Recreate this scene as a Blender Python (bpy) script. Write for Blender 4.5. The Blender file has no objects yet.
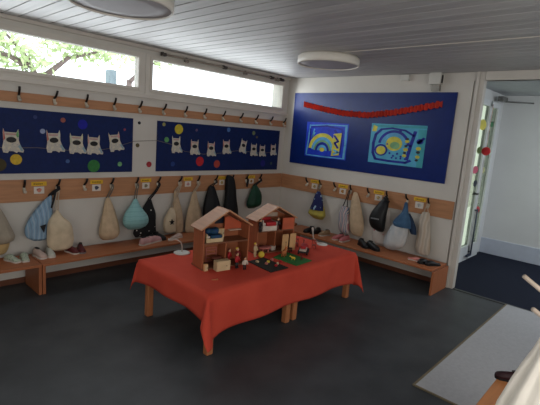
import bpy, bmesh, math, random
from mathutils import Vector, Matrix
random.seed(7)
C = bpy.context.scene.collection
PI = math.pi

# ------------------------------------------------------------------ materials
def lin(c):
    return tuple(((v / 255) / 12.92 if v / 255 <= .04045 else ((v / 255 + .055) / 1.055) ** 2.4) for v in c)

_M = {}
def mat(name, rgb, rough=.6, var=.12, scale=8.0, bump=0.0, spec=.4, metal=0.0, stretch=None, rgb2=None, sheen=0.0):
    """plain surface with procedural colour variation; rgb in sRGB 0-255"""
    if name in _M: return _M[name]
    m = bpy.data.materials.new(name); m.use_nodes = True
    nt = m.node_tree; b = nt.nodes['Principled BSDF']
    b.inputs['Roughness'].default_value = rough
    b.inputs['Specular IOR Level'].default_value = spec
    b.inputs['Metallic'].default_value = metal
    if sheen: b.inputs['Sheen Weight'].default_value = sheen
    tc = nt.nodes.new('ShaderNodeTexCoord'); mp = nt.nodes.new('ShaderNodeMapping')
    nt.links.new(tc.outputs['Object'], mp.inputs['Vector'])
    if stretch: mp.inputs['Scale'].default_value = stretch
    nz = nt.nodes.new('ShaderNodeTexNoise'); nz.inputs['Scale'].default_value = scale; nz.inputs['Detail'].default_value = 4
    nt.links.new(mp.outputs['Vector'], nz.inputs['Vector'])
    rp = nt.nodes.new('ShaderNodeValToRGB')
    c = lin(rgb); c2 = lin(rgb2) if rgb2 else tuple(v * (1 - var * 2) for v in c)
    rp.color_ramp.elements[0].position = .3; rp.color_ramp.elements[1].position = .7
    rp.color_ramp.elements[0].color = (*c2, 1)
    rp.color_ramp.elements[1].color = (*(c if rgb2 else tuple(min(1, v * (1 + var)) for v in c)), 1)
    nt.links.new(nz.outputs['Fac'], rp.inputs['Fac'])
    nt.links.new(rp.outputs['Color'], b.inputs['Base Color'])
    if bump:
        bp = nt.nodes.new('ShaderNodeBump'); bp.inputs['Strength'].default_value = bump; bp.inputs['Distance'].default_value = .02
        nt.links.new(nz.outputs['Fac'], bp.inputs['Height']); nt.links.new(bp.outputs['Normal'], b.inputs['Normal'])
    _M[name] = m
    return m

def wood(name, rgb, axis='X', rough=.5, dark=.65):
    st = {'X': (1.2, 14, 14), 'Y': (14, 1.2, 14), 'Z': (14, 14, 1.2)}[axis]
    return mat(name + axis, rgb, rough, scale=3.0, stretch=st, rgb2=tuple(v * (dark + .25) for v in rgb), spec=.35)

def stripes_mat(name, cols, axis, freq, rough=.7, noise=.0):
    if name in _M: return _M[name]
    m = bpy.data.materials.new(name); m.use_nodes = True
    nt = m.node_tree; b = nt.nodes['Principled BSDF']; b.inputs['Roughness'].default_value = rough
    tc = nt.nodes.new('ShaderNodeTexCoord'); w = nt.nodes.new('ShaderNodeTexWave')
    w.wave_type = 'BANDS'; w.bands_direction = axis; w.inputs['Scale'].default_value = freq
    w.inputs['Distortion'].default_value = noise
    nt.links.new(tc.outputs['Object'], w.inputs['Vector'])
    rp = nt.nodes.new('ShaderNodeValToRGB'); e = rp.color_ramp.elements
    n = len(cols)
    for i, c in enumerate(cols):
        if i < 2: el = e[i]; el.position = i / max(1, n - 1)
        else: el = e.new(1.0)
        el.position = i / max(1, n - 1); el.color = (*lin(c), 1)
    nt.links.new(w.outputs['Fac'], rp.inputs['Fac']); nt.links.new(rp.outputs['Color'], b.inputs['Base Color'])
    _M[name] = m; return m

def speckle_mat(name, base, spot, scale=40, thr=.18, rough=.7, rgb3=None):
    if name in _M: return _M[name]
    m = bpy.data.materials.new(name); m.use_nodes = True
    nt = m.node_tree; b = nt.nodes['Principled BSDF']; b.inputs['Roughness'].default_value = rough
    tc = nt.nodes.new('ShaderNodeTexCoord'); v = nt.nodes.new('ShaderNodeTexVoronoi'); v.inputs['Scale'].default_value = scale
    nt.links.new(tc.outputs['Object'], v.inputs['Vector'])
    rp = nt.nodes.new('ShaderNodeValToRGB'); rp.color_ramp.interpolation = 'CONSTANT'
    rp.color_ramp.elements[0].color = (*lin(spot), 1); rp.color_ramp.elements[1].position = thr; rp.color_ramp.elements[1].color = (*lin(base), 1)
    nt.links.new(v.outputs['Distance'], rp.inputs['Fac'])
    out = rp.outputs['Color']
    if rgb3:
        nz = nt.nodes.new('ShaderNodeTexNoise'); nz.inputs['Scale'].default_value = scale * .35
        nt.links.new(tc.outputs['Object'], nz.inputs['Vector'])
        st = nt.nodes.new('ShaderNodeValToRGB'); st.color_ramp.elements[0].position = .5; st.color_ramp.elements[1].position = .56
        nt.links.new(nz.outputs['Fac'], st.inputs['Fac'])
        mx = nt.nodes.new('ShaderNodeMix'); mx.data_type = 'RGBA'
        nt.links.new(st.outputs['Color'], mx.inputs[0]); nt.links.new(out, mx.inputs[6]); mx.inputs[7].default_value = (*lin(rgb3), 1)
        out = mx.outputs[2]
    nt.links.new(out, b.inputs['Base Color'])
    _M[name] = m; return m

def glass_mat(name='window_glass', tint=(.93, .96, .97)):
    m = bpy.data.materials.new(name); m.use_nodes = True
    nt = m.node_tree; nt.nodes.remove(nt.nodes['Principled BSDF'])
    t = nt.nodes.new('ShaderNodeBsdfTransparent'); t.inputs[0].default_value = (*tint, 1)
    g = nt.nodes.new('ShaderNodeBsdfGlossy'); g.inputs['Roughness'].default_value = .03
    lw = nt.nodes.new('ShaderNodeLayerWeight'); lw.inputs[0].default_value = .5
    pw = nt.nodes.new('ShaderNodeMath'); pw.operation = 'POWER'; pw.inputs[1].default_value = 6; nt.links.new(lw.outputs['Facing'], pw.inputs[0])
    f = nt.nodes.new('ShaderNodeMath'); f.operation = 'MULTIPLY_ADD'; f.inputs[1].default_value = .45; f.inputs[2].default_value = .03; nt.links.new(pw.outputs[0], f.inputs[0])
    mx = nt.nodes.new('ShaderNodeMixShader')
    nt.links.new(f.outputs[0], mx.inputs[0]); nt.links.new(t.outputs[0], mx.inputs[1]); nt.links.new(g.outputs[0], mx.inputs[2])
    nt.links.new(mx.outputs[0], nt.nodes['Material Output'].inputs[0])
    return m

def ceiling_mat():
    m = bpy.data.materials.new('painted_planks'); m.use_nodes = True
    nt = m.node_tree; b = nt.nodes['Principled BSDF']; b.inputs['Roughness'].default_value = .45; b.inputs['Specular IOR Level'].default_value = .35
    tc = nt.nodes.new('ShaderNodeTexCoord')
    sx = nt.nodes.new('ShaderNodeSeparateXYZ'); nt.links.new(tc.outputs['Object'], sx.inputs[0])
    mp = nt.nodes.new('ShaderNodeMapping'); mp.inputs['Scale'].default_value = (9, .6, 1); nt.links.new(tc.outputs['Object'], mp.inputs['Vector'])
    nz = nt.nodes.new('ShaderNodeTexNoise'); nz.inputs['Scale'].default_value = 3; nz.inputs['Detail'].default_value = 5; nt.links.new(mp.outputs['Vector'], nz.inputs['Vector'])
    # each plank its own slight tint
    dv = nt.nodes.new('ShaderNodeMath'); dv.operation = 'DIVIDE'; dv.inputs[1].default_value = .13; nt.links.new(sx.outputs['X'], dv.inputs[0])
    fl = nt.nodes.new('ShaderNodeMath'); fl.operation = 'FLOOR'; nt.links.new(dv.outputs[0], fl.inputs[0])
    wn = nt.nodes.new('ShaderNodeTexWhiteNoise'); wn.noise_dimensions = '1D'; nt.links.new(fl.outputs[0], wn.inputs['W'])
    ad = nt.nodes.new('ShaderNodeMath'); ad.operation = 'MULTIPLY_ADD'; ad.inputs[1].default_value = .35; nt.links.new(wn.outputs['Value'], ad.inputs[0]); nt.links.new(nz.outputs['Fac'], ad.inputs[2])
    rp = nt.nodes.new('ShaderNodeValToRGB')
    rp.color_ramp.elements[0].position = .3; rp.color_ramp.elements[0].color = (*lin((164, 163, 164)), 1)
    rp.color_ramp.elements[1].position = 1.0; rp.color_ramp.elements[1].color = (*lin((194, 193, 193)), 1)
    nt.links.new(ad.outputs[0], rp.inputs['Fac']); nt.links.new(rp.outputs['Color'], b.inputs['Base Color'])
    return m

WALL = mat('wall_paint', (205, 201, 193), .8, var=.03, scale=2.5, spec=.2)
WALLH = mat('hall_paint', (214, 216, 216), .7, var=.02, scale=2.5, spec=.25)
TRIMW = mat('white_trim', (204, 199, 190), .45, var=.03, scale=5)
FRAMEW = mat('window_white', (206, 200, 190), .4, var=.03, scale=4)
RAIL_X = wood('beech_rail', (186, 134, 96), 'X'); RAIL_Y = wood('beech_rail', (186, 134, 96), 'Y')
BEN_X = wood('beech_bench', (172, 104, 66), 'X'); BEN_Y = wood('beech_bench', (172, 104, 66), 'Y'); BEN_Z = wood('beech_bench', (168, 102, 66), 'Z')
LEGW = wood('beech_leg', (178, 112, 72), 'Z')
BASEW = wood('beech_base', (112, 68, 48), 'X')
BASEWY = wood('beech_base', (112, 68, 48), 'Y')
BLUE = mat('blue_felt', (10, 32, 84), .6, var=.08, scale=30, bump=.05, spec=.25)
BLUE2 = mat('blue_felt_big', (4, 34, 104), .36, var=.06, scale=12, spec=.3)
DARKMETAL = mat('hook_dark', (40, 36, 34), .35, spec=.5, metal=.5)
PALEKNOB = mat('hook_pale', (200, 190, 172), .4)
WHITEP = mat('white_plastic', (205, 203, 196), .45, var=.03)
BLACKP = mat('black_plastic', (18, 18, 20), .5, var=.1)
GLASS = glass_mat()
YELLOWTAG = mat('yellow_tag', (222, 176, 40), .6, var=.08, scale=40)

# ------------------------------------------------------------------ mesh builder
class MB:
    def __init__(s): s.v = []; s.f = []; s.m = []; s.sm = []
    def add(s, vs, fs, mi=0, smooth=False):
        o = len(s.v); s.v += [tuple(v) for v in vs]
        for f in fs: s.f.append(tuple(i + o for i in f)); s.m.append(mi); s.sm.append(smooth)
        return s
    def box(s, lo, hi, mi=0, M=None, bev=0.0):
        x0, y0, z0 = lo; x1, y1, z1 = hi
        if x0 > x1: x0, x1 = x1, x0
        if y0 > y1: y0, y1 = y1, y0
        if z0 > z1: z0, z1 = z1, z0
        if bev > 0:
            bev = min(bev, (x1 - x0) * .45, (y1 - y0) * .45, (z1 - z0) * .45)
            bm = bmesh.new(); bmesh.ops.create_cube(bm, size=1)
            for v in bm.verts: v.co = Vector(((x0 + x1) / 2 + v.co.x * (x1 - x0), (y0 + y1) / 2 + v.co.y * (y1 - y0), (z0 + z1) / 2 + v.co.z * (z1 - z0)))
            bmesh.ops.bevel(bm, geom=list(bm.edges), offset=bev, segments=2, affect='EDGES', profile=.5)
            bm.verts.index_update()
            vs = [v.co.copy() for v in bm.verts]; fs = [tuple(v.index for v in f.verts) for f in bm.faces]; bm.free()
        else:
            vs = [Vector(q) for q in [(x0, y0, z0), (x1, y0, z0), (x1, y1, z0), (x0, y1, z0), (x0, y0, z1), (x1, y0, z1), (x1, y1, z1), (x0, y1, z1)]]
            fs = [(0, 3, 2, 1), (4, 5, 6, 7), (0, 1, 5, 4), (1, 2, 6, 5), (2, 3, 7, 6), (3, 0, 4, 7)]
        if M is not None: vs = [M @ v for v in vs]
        return s.add(vs, fs, mi)
    def tube(s, pts, r, n=8, mi=0, cap=True):
        pts = [Vector(p) for p in pts]; rs = r if isinstance(r, (list, tuple)) else [r] * len(pts)
        vs = []; fs = []; prev = None
        for i, p in enumerate(pts):
            t = (pts[min(i + 1, len(pts) - 1)] - pts[max(i - 1, 0)]).normalized()
            if prev is None:
                a = Vector((0, 0, 1)) if abs(t.z) < .9 else Vector((1, 0, 0))
                u = t.cross(a).normalized()
            else:
                u = (prev - t * prev.dot(t)).normalized()
            prev = u; w = t.cross(u)
            for k in range(n):
                an = 2 * PI * k / n; vs.append(p + (u * math.cos(an) + w * math.sin(an)) * rs[i])
        for i in range(len(pts) - 1):
            for k in range(n):
                a = i * n + k; b = i * n + (k + 1) % n; fs.append((a, b, b + n, a + n))
        if cap: fs.append(tuple(reversed(range(n)))); fs.append(tuple(range((len(pts) - 1) * n, len(pts) * n)))
        return s.add(vs, fs, mi, True)
    def lathe(s, prof, n=32, mi=0, M=None, smooth=True):
        vs = []; fs = []
        for r, z in prof:
            for k in range(n):
                a = 2 * PI * k / n; vs.append(Vector((r * math.cos(a), r * math.sin(a), z)))
        for i in range(len(prof) - 1):
            for k in range(n):
                a = i * n + k; b = i * n + (k + 1) % n; fs.append((a, b, b + n, a + n))
        fs.append(tuple(reversed(range(n)))); fs.append(tuple(range((len(prof) - 1) * n, len(prof) * n)))
        if M is not None: vs = [M @ v for v in vs]
        return s.add(vs, fs, mi, smooth)
    def rings(s, rings, mi=0, smooth=True, cap=True):
        n = len(rings[0]); vs = [Vector(p) for r in rings for p in r]; fs = []
        for i in range(len(rings) - 1):
            for k in range(n):
                a = i * n + k; b = i * n + (k + 1) % n; fs.append((a, b, b + n, a + n))
        if cap: fs.append(tuple(reversed(range(n)))); fs.append(tuple(range((len(rings) - 1) * n, len(rings) * n)))
        return s.add(vs, fs, mi, smooth)
    def prism(s, poly, fn, d0, d1, mi=0):
        """poly in (u,w); fn(u,w,d)->xyz; extruded d0..d1"""
        n = len(poly); vs = [fn(u, w, d0) for u, w in poly] + [fn(u, w, d1) for u, w in poly]
        fs = [tuple(range(n)), tuple(reversed(range(n, 2 * n)))] + [(i, i + n, (i + 1) % n + n, (i + 1) % n) for i in range(n)]
        return s.add(vs, fs, mi)
    def ball(s, c, r, mi=0, n=14):
        rx, ry, rz = r if isinstance(r, (list, tuple)) else (r, r, r)
        rg = []
        for i in range(1, n // 2 + 1):
            th = PI * i / (n // 2 + 1)
            rg.append([(c[0] + rx * math.sin(th) * math.cos(2 * PI * k / n), c[1] + ry * math.sin(th) * math.sin(2 * PI * k / n), c[2] + rz * math.cos(th)) for k in range(n)])
        return s.rings(rg, mi)
    def build(s, name, mats, parent=None, loc=None, rotz=0.0, recalc=True):
        me = bpy.data.meshes.new(name); me.from_pydata([tuple(v) for v in s.v], [], s.f)
        if not isinstance(mats, (list, tuple)): mats = [mats]
        for m in mats: me.materials.append(m)
        for p, mi, sm in zip(me.polygons, s.m, s.sm): p.material_index = min(mi, len(mats) - 1); p.use_smooth = sm
        if recalc:
            bm = bmesh.new(); bm.from_mesh(me); bmesh.ops.recalc_face_normals(bm, faces=bm.faces); bm.to_mesh(me); bm.free()
        me.update()
        o = bpy.data.objects.new(name, me); C.objects.link(o)
        if parent is not None: o.parent = parent
        if loc is not None: o.location = loc
        if rotz: o.rotation_euler = (0, 0, rotz)
        return o

def tag(o, label, cat, group=None):
    o['label'] = label; o['category'] = cat
    if group: o['group'] = group
    return o
def thing(name, label, cat, loc=(0, 0, 0), rotz=0.0, group=None):
    o = bpy.data.objects.new(name, None); C.objects.link(o); o.location = loc; o.rotation_euler = (0, 0, rotz); o.empty_display_size = .05
    return tag(o, label, cat, group)
def struct(o): o['kind'] = 'structure'; return o
def copy_thing(o, loc, label, rotz=None):
    r = o.copy(); C.objects.link(r); r.location = loc; r['label'] = label
    if rotz is not None: r.rotation_euler = (0, 0, rotz)
    for ch in list(o.children):
        c = ch.copy(); C.objects.link(c); c.parent = r
        for g in ch.children:
            d = g.copy(); C.objects.link(d); d.parent = c
    return r

# wall frames: L = wall at Y=0 (u = X), R = wall at X=0 (u = Y); d = distance into the room
def WL(u, d, z): return Vector((u, -d, z))
def WR(u, d, z): return Vector((-d, u, z))
WF = {'L': WL, 'R': WR}

# ------------------------------------------------------------------ room shell
CEIL = 2.5
HX = 2.28      # hall back wall
mb = MB(); mb.box((-6.6, -6.4, -.1), (0.0, 0.25, 0))
FLOOR = mat('dark_linoleum', (68, 71, 74), .5, scale=3.6, rgb2=(53, 56, 59), spec=.35, bump=.02)
struct(mb.build('floor', FLOOR))
mb = MB(); mb.box((0.0, -6.4, -.1), (HX + .2, -2.45, 0))
CARP = mat('navy_carpet', (34, 40, 58), .9, scale=120, rgb2=(22, 25, 36), spec=.15, bump=.3)
struct(mb.build('floor_hall', CARP))
mb = MB(); mb.box((-6.6, -6.4, CEIL + .02), (HX + .2, .25, CEIL + .2))
# planks run along Y, with a shadow gap between neighbours
x = -6.6 + .02
k0 = math.floor(-6.6 / .13)
DARKGAP = mat('plank_gap', (60, 60, 62), .8)
for i in range(k0, math.ceil(.0 / .13) + 1):
    a = i * .13; b = a + .13
    mb.box((max(a + .0055, -6.6), -6.4, CEIL), (min(b - .0055, .0), .25, CEIL + .022), 1)
mb.box((-1.452, -6.4, CEIL - .006), (-1.438, -1.9, CEIL + .001), 2)
mb.box((0.0, -6.4, CEIL), (HX + .2, .25, CEIL + .03), 3)
struct(mb.build('ceiling', [DARKGAP, ceiling_mat(), TRIMW, mat('hall_ceiling', (176, 180, 184), .7, var=.04)]))

# left wall with the window strip cut out (built as one mesh around the openings)
WT = .25
Z0, Z1 = 1.985, 2.425; XA, XB, XC = -4.95, -2.475, -.095
mb = MB()
mb.box((-6.6, 0, 0), (0.2, WT, Z0)); mb.box((-6.6, 0, Z1), (0.2, WT, CEIL)); mb.box((-6.6, 0, Z0), (XA, WT, Z1)); mb.box((XC, 0, Z0), (.2, WT, Z1))
struct(mb.build('wall_left', WALL))
# right wall with the doorway at its near end
DY0, DY1, DZ = -2.86, -5.2, 2.405
mb = MB()
mb.box((0, .0, 0), (.06, -2.74, CEIL)); mb.box((0, -2.74, DZ + .0), (.06, DY1, CEIL)); mb.box((0, DY1, 0), (.06, -6.4, CEIL)); mb.box((0.02, -2.74, 0), (.06, DY0 + .03, DZ))
struct(mb.build('wall_right', WALL))
mb = MB(); mb.box((-6.6, -6.4, 0), (HX, -6.55, CEIL)); struct(mb.build('wall_front', WALL))
mb = MB(); mb.box((-6.6, -6.4, 0), (-6.75, .25, CEIL)); struct(mb.build('wall_back', WALL))
# hall: far wall, and a side wall that holds the glazed outside door
mb = MB(); mb.box((HX, -6.4, 0), (HX + .15, -2.3, CEIL)); struct(mb.build('wall_hall', WALLH))
HY = -2.45
mb = MB(); mb.box((.06, HY, 0), (.75, HY + .15, CEIL)); mb.box((2.04, HY, 0), (HX, HY + .15, CEIL)); mb.box((.75, HY, 2.36), (2.04, HY + .15, CEIL))
struct(mb.build('wall_side', WALLH))
mb = MB(); mb.box((HX - .015, -6.4, 0), (HX, HY, .25), bev=.004); struct(mb.build('baseboard_hall', mat('hall_skirt', (190, 198, 212), .5, var=.03)))
mb = MB(); mb.box((-6.6, -.012, 0), (0, 0, .055)); struct(mb.build('baseboard_left', BASEW))
mb = MB(); mb.box((-.012, -.012, 0), (0, -2.74, .055)); struct(mb.build('baseboard_right', BASEWY))
# door casing (trim)
mb = MB()
mb.box((-.03, -2.765, 0), (.0, -2.805, CEIL), bev=.004)
mb.box((-.018, -2.80, 0), (.066, DY0 + .005, CEIL), bev=.004)
mb.box((-.018, DY0, DZ), (.066, DY1, CEIL - .001))
struct(mb.build('trim_1', TRIMW))
# threshold between linoleum and carpet
mb = MB(); mb.box((-.02, DY0, 0), (.03, DY1, .006)); struct(mb.build('trim_2', mat('threshold', (38, 37, 36), .4)))
# cover moulding along the top of the windows
mb = MB(); mb.box((-6.6, -.035, 2.468), (-.0, 0, CEIL)); struct(mb.build('trim_3', FRAMEW))

def window(name, x0, x1, gx0, gx1):
    g0, g1 = 2.042, 2.37
    mb = MB()
    y0, y1 = -.012, .07
    mb.box((x0, y0, Z0), (gx0, y1, Z1)); mb.box((gx1, y0, Z0), (x1, y1, Z1)); mb.box((gx0, y0, Z0), (gx1, y1, g0)); mb.box((gx0, y0, g1), (gx1, y1, Z1))
    # inner sash lip
    t = .012
    for (a, b, c, d) in ((gx0 - .03, gx0, g0 - .03, g1 + .03), (gx1, gx1 + .03, g0 - .03, g1 + .03), (gx0, gx1, g0 - .03, g0), (gx0, gx1, g1, g1 + .03)):
        mb.box((a, y0 - t, c), (b, y0, d), bev=.003)
    o = struct(mb.build(name, FRAMEW))
    p = MB(); p.box((gx0, .03, g0), (gx1, .036, g1)); q = p.build('pane', GLASS, o); q['kind'] = 'structure'
    return o
window('window_1', XA, -2.477, -4.9, -2.566)
window('window_2', -2.473, XC, -2.388, -.158)
mb = MB(); mb.box((-6.6, -.02, 1.935), (0, 0, 1.985), bev=.003); struct(mb.build('trim_4', FRAMEW))

# glazed outside door in the hall
dr = MB()
dy = HY - .01
for (a, b) in ((.76, .86), (1.555, 1.605), (1.93, 2.03)): dr.box((a, dy - .03, .0), (b, dy + .03, 2.35))
dr.box((.86, dy - .03, 0), (1.93, dy + .03, .22)); dr.box((.86, dy - .03, 2.27), (1.93, dy + .03, 2.35))
do = struct(dr.build('door_1', mat('door_white', (214, 218, 220), .4, var=.02)))
p = MB(); p.box((.86, dy - .004, .22), (1.555, dy + .004, 2.27)); p.box((1.605, dy - .004, .22), (1.93, dy + .004, 2.27))
q = p.build('pane', glass_mat('door_glass', (.46, .49, .43)), do); q['kind'] = 'structure'
p = MB(); p.tube([(1.57, dy - .07, .10), (1.57, dy - .07, .78)], .012); p.tube([(1.57, dy - .03, .12), (1.57, dy - .07, .12)], .01); p.tube([(1.57, dy - .03, .76), (1.57, dy - .07, .76)], .01)
p.box((1.40, dy - .08, .07), (1.58, dy - .055, .10), 0)
q = p.build('handle', mat('door_gasket', (52, 60, 78), .4), do); q['kind'] = 'structure'
p = MB(); p.box((1.592, dy - .045, .05), (1.606, dy - .03, 2.3)); q = p.build('edge_strip', mat('bright_alu', (235, 236, 236), .25, metal=.2), do); q['kind'] = 'structure'
p = MB(); p.box((1.36, dy - .045, 1.0), (1.46, dy - .03, 1.03)); p.tube([(1.45, dy - .04, 1.015), (1.45, dy - .085, 1.015), (1.34, dy - .085, 1.015)], .009); q = p.build('lever', DARKMETAL, do); q['kind'] = 'structure'

# door closer in the hall, above the door
t = thing('door_closer', 'grey metal door closer with a long arm under the hall ceiling', 'door closer', (1.84, HY - .09, 2.40))
p = MB(); p.box((-.1, -.05, -.035), (.12, .03, .035), bev=.006); p.build('closer_case', mat('closer_grey', (120, 120, 118), .35, metal=.6), t)
p = MB(); p.tube([(.05, -.03, -.03), (.26, -.36, -.028)], .011); p.build('closer_arm', mat('closer_grey', (120, 120, 118)), t)

# ------------------------------------------------------------------ floor mat strip
t = thing('floor_mat', 'long pale grey mat with a thin brown edge on the dark floor', 'mat', (-2.33, -3.43, 0))
p = MB(); p.box((.012, -.016, 0), (2.325, -1.55, .008))
p.build('mat_surface', mat('pale_mat', (178, 178, 180), .85, scale=40, rgb2=(170, 170, 172), bump=.1, spec=.2), t)
p = MB(); p.box((0, 0, 0), (2.325, -.016, .010)); p.box((0, -.016, 0), (.012, -1.55, .010)); p.build('edge', mat('mat_edge', (120, 108, 84), .7), t)

# ------------------------------------------------------------------ coat rails
def hook(parent, F, u, z, loc, seed=0):
    r = random.Random(seed); s = r.uniform(-.006, .006)
    def W(du, d, dz): return F(u + du, d, z + dz) - Vector(loc)
    h = MB()
    h.tube([W(0, .020, .004), W(0, .034, .012), W(s, .055, .026), W(s * 1.5, .074, .055), W(s * 2, .082, .08)], [.010, .011, .011, .011, .011], 8)
    ho = h.build('hook', DARKMETAL, parent)
    k = MB(); k.tube([W(0, .0202, .0), W(0, .030, -.022), W(0, .044, -.042), W(0, .058, -.040), W(0, .064, -.028)], [.014, .015, .015, .015, .012], 8)
    k.build('knob', PALEKNOB, ho)
    return ho
def name_label(parent, F, u, z, loc, pic, n, k=1.0):
    def W(du, d, dz): return F(u + du * k, d, z + dz * k) - Vector(loc)
    sgn = 1 if F is WL else -1     # reading direction along u
    y = MB()
    y.prism([(-.062, -.018), (.062, -.018), (.062, .018), (-.062, .018)], lambda a, b, d: W(a * sgn, d, b), .0202, .023)
    r = random.Random(n)
    xx = -.045
    while xx < .03:          # a pupil's name as illegible handwriting strokes
        w = r.uniform(.008, .014); y.prism([(xx, -.007), (xx + w, -.007), (xx + w, r.uniform(.001, .007)), (xx, .004)], lambda a, b, d: W(a * sgn, d, b), .023, .0234, 1); xx += w + .004
    yo = y.build('name_label', [YELLOWTAG, mat('label_ink', (120, 96, 30), .7)], parent)
    q = MB()
    q.prism([(-.042, -.088), (.042, -.088), (.042, -.026), (-.042, -.026)], lambda a, b, d: W(a * sgn, d, b), .0202, .0225)
    c = [(math.cos(a) * .02 * (1 + .25 * math.sin(3 * a + n)), -.057 + math.sin(a) * .019) for a in [2 * PI * i / 12 for i in range(12)]]
    q.prism(c, lambda a, b, d: W(a * sgn, d, b), .0225, .023, 1)
    q.build('picture_label', [mat('label_white', (214, 206, 196), .6, var=.03), pic], yo)
PICS = [mat('pic%d' % i, c, .7, var=.3, scale=60) for i, c in enumerate([(205, 130, 110), (60, 66, 84), (150, 140, 110), (200, 150, 150), (176, 150, 90), (170, 120, 60), (196, 170, 120), (190, 190, 186)])]

UPX = [-3.77, -3.46, -3.15, -2.85, -2.55, -2.24, -1.93, -1.63, -1.32, -1.0, -.70, -.39, -.09]
loc = (-2, 0, 1.8)
t = thing('coat_rail', 'long wooden rail of dark hooks directly under the high window strip', 'coat rail', loc)
p = MB(); p.box((-4.6, -.02, -.046), (1.985, 0, .046), bev=.003); p.build('board', RAIL_X, t)
for i, u in enumerate([-4.07] + UPX): hook(t, WL, u, 1.815, loc, i)
loc = (-2, 0, .92)
t = thing('coat_rail', 'wide wooden coat rail with name labels below the two planet boards', 'coat rail', loc)
p = MB(); p.box((-4.6, -.02, -.105), (1.98, 0, .11), bev=.003); p.build('board', RAIL_X, t)
LOX = [-4.31, -4.03, -3.74, -3.44, -3.165, -2.87, -2.565, -2.28, -1.97, -1.68, -1.39, -1.10, -.81, -.53]
for i, u in enumerate(LOX[1:]): hook(t, WL, u, .955, loc, i + 20)
for i, u in enumerate([-3.605, -3.03, -2.435, -1.83, -1.26, -.69]): name_label(t, WL, u, .988, loc, PICS[i], i, 1.12)
loc = (0, -1.4, .92)
t = thing('coat_rail', 'wide wooden coat rail with name labels below the big painting board', 'coat rail', loc)
p = MB(); p.box((-.02, -1.33, -.105), (0, 1.379, .11), bev=.003); p.build('board', RAIL_Y, t)
ROX = [-.56, -.81, -1.07, -1.33, -1.61, -1.885, -2.165, -2.44]
for i, u in enumerate(ROX): hook(t, WR, u, .955, loc, i + 40)
for i, u in enumerate([-.69, -1.19, -1.755, -2.32]): name_label(t, WR, u, .99, loc, PICS[4 + i], i + 10, 1.25)

# ------------------------------------------------------------------ pinboards
p = MB(); p.box((-3.2, -.014, -.302), (.387, 0, .302), bev=.002)
tag(p.build('pinboard', BLUE, loc=(-3.0, -.001, 1.393)), 'wide dark blue pinboard with five paper cats and a large green disc', 'pinboard')
p = MB(); p.box((-1.08, -.014, -.30), (1.08, 0, .302), bev=.002)
tag(p.build('pinboard', BLUE, loc=(-1.22, -.001, 1.391)), 'dark blue pinboard with eight paper cats and a big yellow disc', 'pinboard')
p = MB(); p.box((-.016, -1.215, -.529), (0, 1.215, .529), bev=.002)
tag(p.build('pinboard', BLUE2, loc=(-.001, -1.368, 1.751)), 'big glossy blue board with two paintings and a red garland', 'pinboard')

# string with the cats
t = MB()
pts = [(-4.2, 1.36), (-3.9, 1.33), (-3.62, 1.34), (-3.3, 1.32), (-3.05, 1.32), (-2.85, 1.36), (-2.6, 1.44), (-2.3, 1.46), (-2.1, 1.42), (-1.9, 1.34), (-1.6, 1.31), (-1.3, 1.33), (-1.0, 1.37), (-.8, 1.36), (-.5, 1.34), (-.2, 1.37)]
t.tube([(u + 2.5, -.018, z - 1.35) for u, z in pts], .0028, 5)
tag(t.build('string', mat('string_grey', (120, 112, 104), .8), loc=(-2.5, 0, 1.35)), 'thin grey string running behind the paper cats across both blue boards', 'string')

CATW = speckle_mat('cat_paper', (190, 184, 172), (120, 130, 160), 75, .22, .7, rgb3=(204, 196, 176))
CATBODY = [(-.40, .55), (-.34, .40), (.24, .38), (.33, .54), (.36, .34), (.34, .04), (.44, -.2), (.60, -.40), (.56, -.5), (.30, -.46), (.24, -.52), (.06, -.44), (-.14, -.44), (-.2, -.52), (-.42, -.5), (-.47, -.3), (-.40, -.02), (-.42, .36)]
def cat(u, z, label, edge, tilt=0.0, w=.165, h=.205, flip=1, col=None):
    t = thing('paper_cat', label, 'paper cutout', (u, -.0145, z), group='paper cats on the string')
    ct, st = math.cos(tilt), math.sin(tilt)
    def f(a, b, d): a *= w * flip; b *= h; return Vector((a * ct - b * st, -.006 - d, a * st + b * ct))
    m = MB(); m.prism(CATBODY, f, 0, .003)
    m.prism([(-.39, .5), (-.35, .40), (-.31, .1), (-.40, .02)], f, .003, .0036, 1)
    m.prism([(.33, .5), (.26, .38), (.20, .28), (.28, .16), (.345, .2)], f, .003, .0036, 2)
    m.prism([(.30, -.2), (.42, -.14), (.56, -.4), (.46, -.44)], f, .003, .0036, 3)
    m.prism([(-.3, .34), (.24, .34), (.22, .27), (-.28, .27)], f, .003, .0036, 4)
    m.build('body', [CATW, mat('cat_edge_' + str(edge), edge, .7), mat('cat_ear_' + str(col or edge), col or edge, .7), mat('cat_foot', (140, 165, 175), .7), mat('cat_brow', (190, 150, 145), .7)], t)
    e = MB(); e.prism([(-.02 + (.25) * math.cos(a), .06 + .125 * math.sin(a)) for a in [2 * PI * i / 18 for i in range(18)]], f, .003, .0048)
    e.build('eye_patch', BLACKP, t)
RED_, GRN_, PNK_ = (196, 90, 84), (110, 170, 110), (210, 150, 150)
for a in [(-3.835, 1.395, 'white paper cat above the yellow disc on the wide blue board', RED_, 0, .17, .21, 1, GRN_),
          (-3.46, 1.405, 'white paper cat with a red ear below the small pale dot', RED_, .05, .165, .21, 1, (200, 204, 190)),
          (-3.24, 1.39, 'white paper cat, wider of the close pair over the big green disc', (190, 196, 170), 0, .17, .2, 1, (206, 200, 160)),
          (-3.06, 1.385, 'white paper cat directly above the big green disc', PNK_, 0, .165, .2, 1, (206, 200, 190)),
          (-2.825, 1.425, 'tilted white paper cat next to the edge of the wide blue board', (216, 200, 170), .16, .16, .2, 1, PNK_)]: cat(*a)
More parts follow.
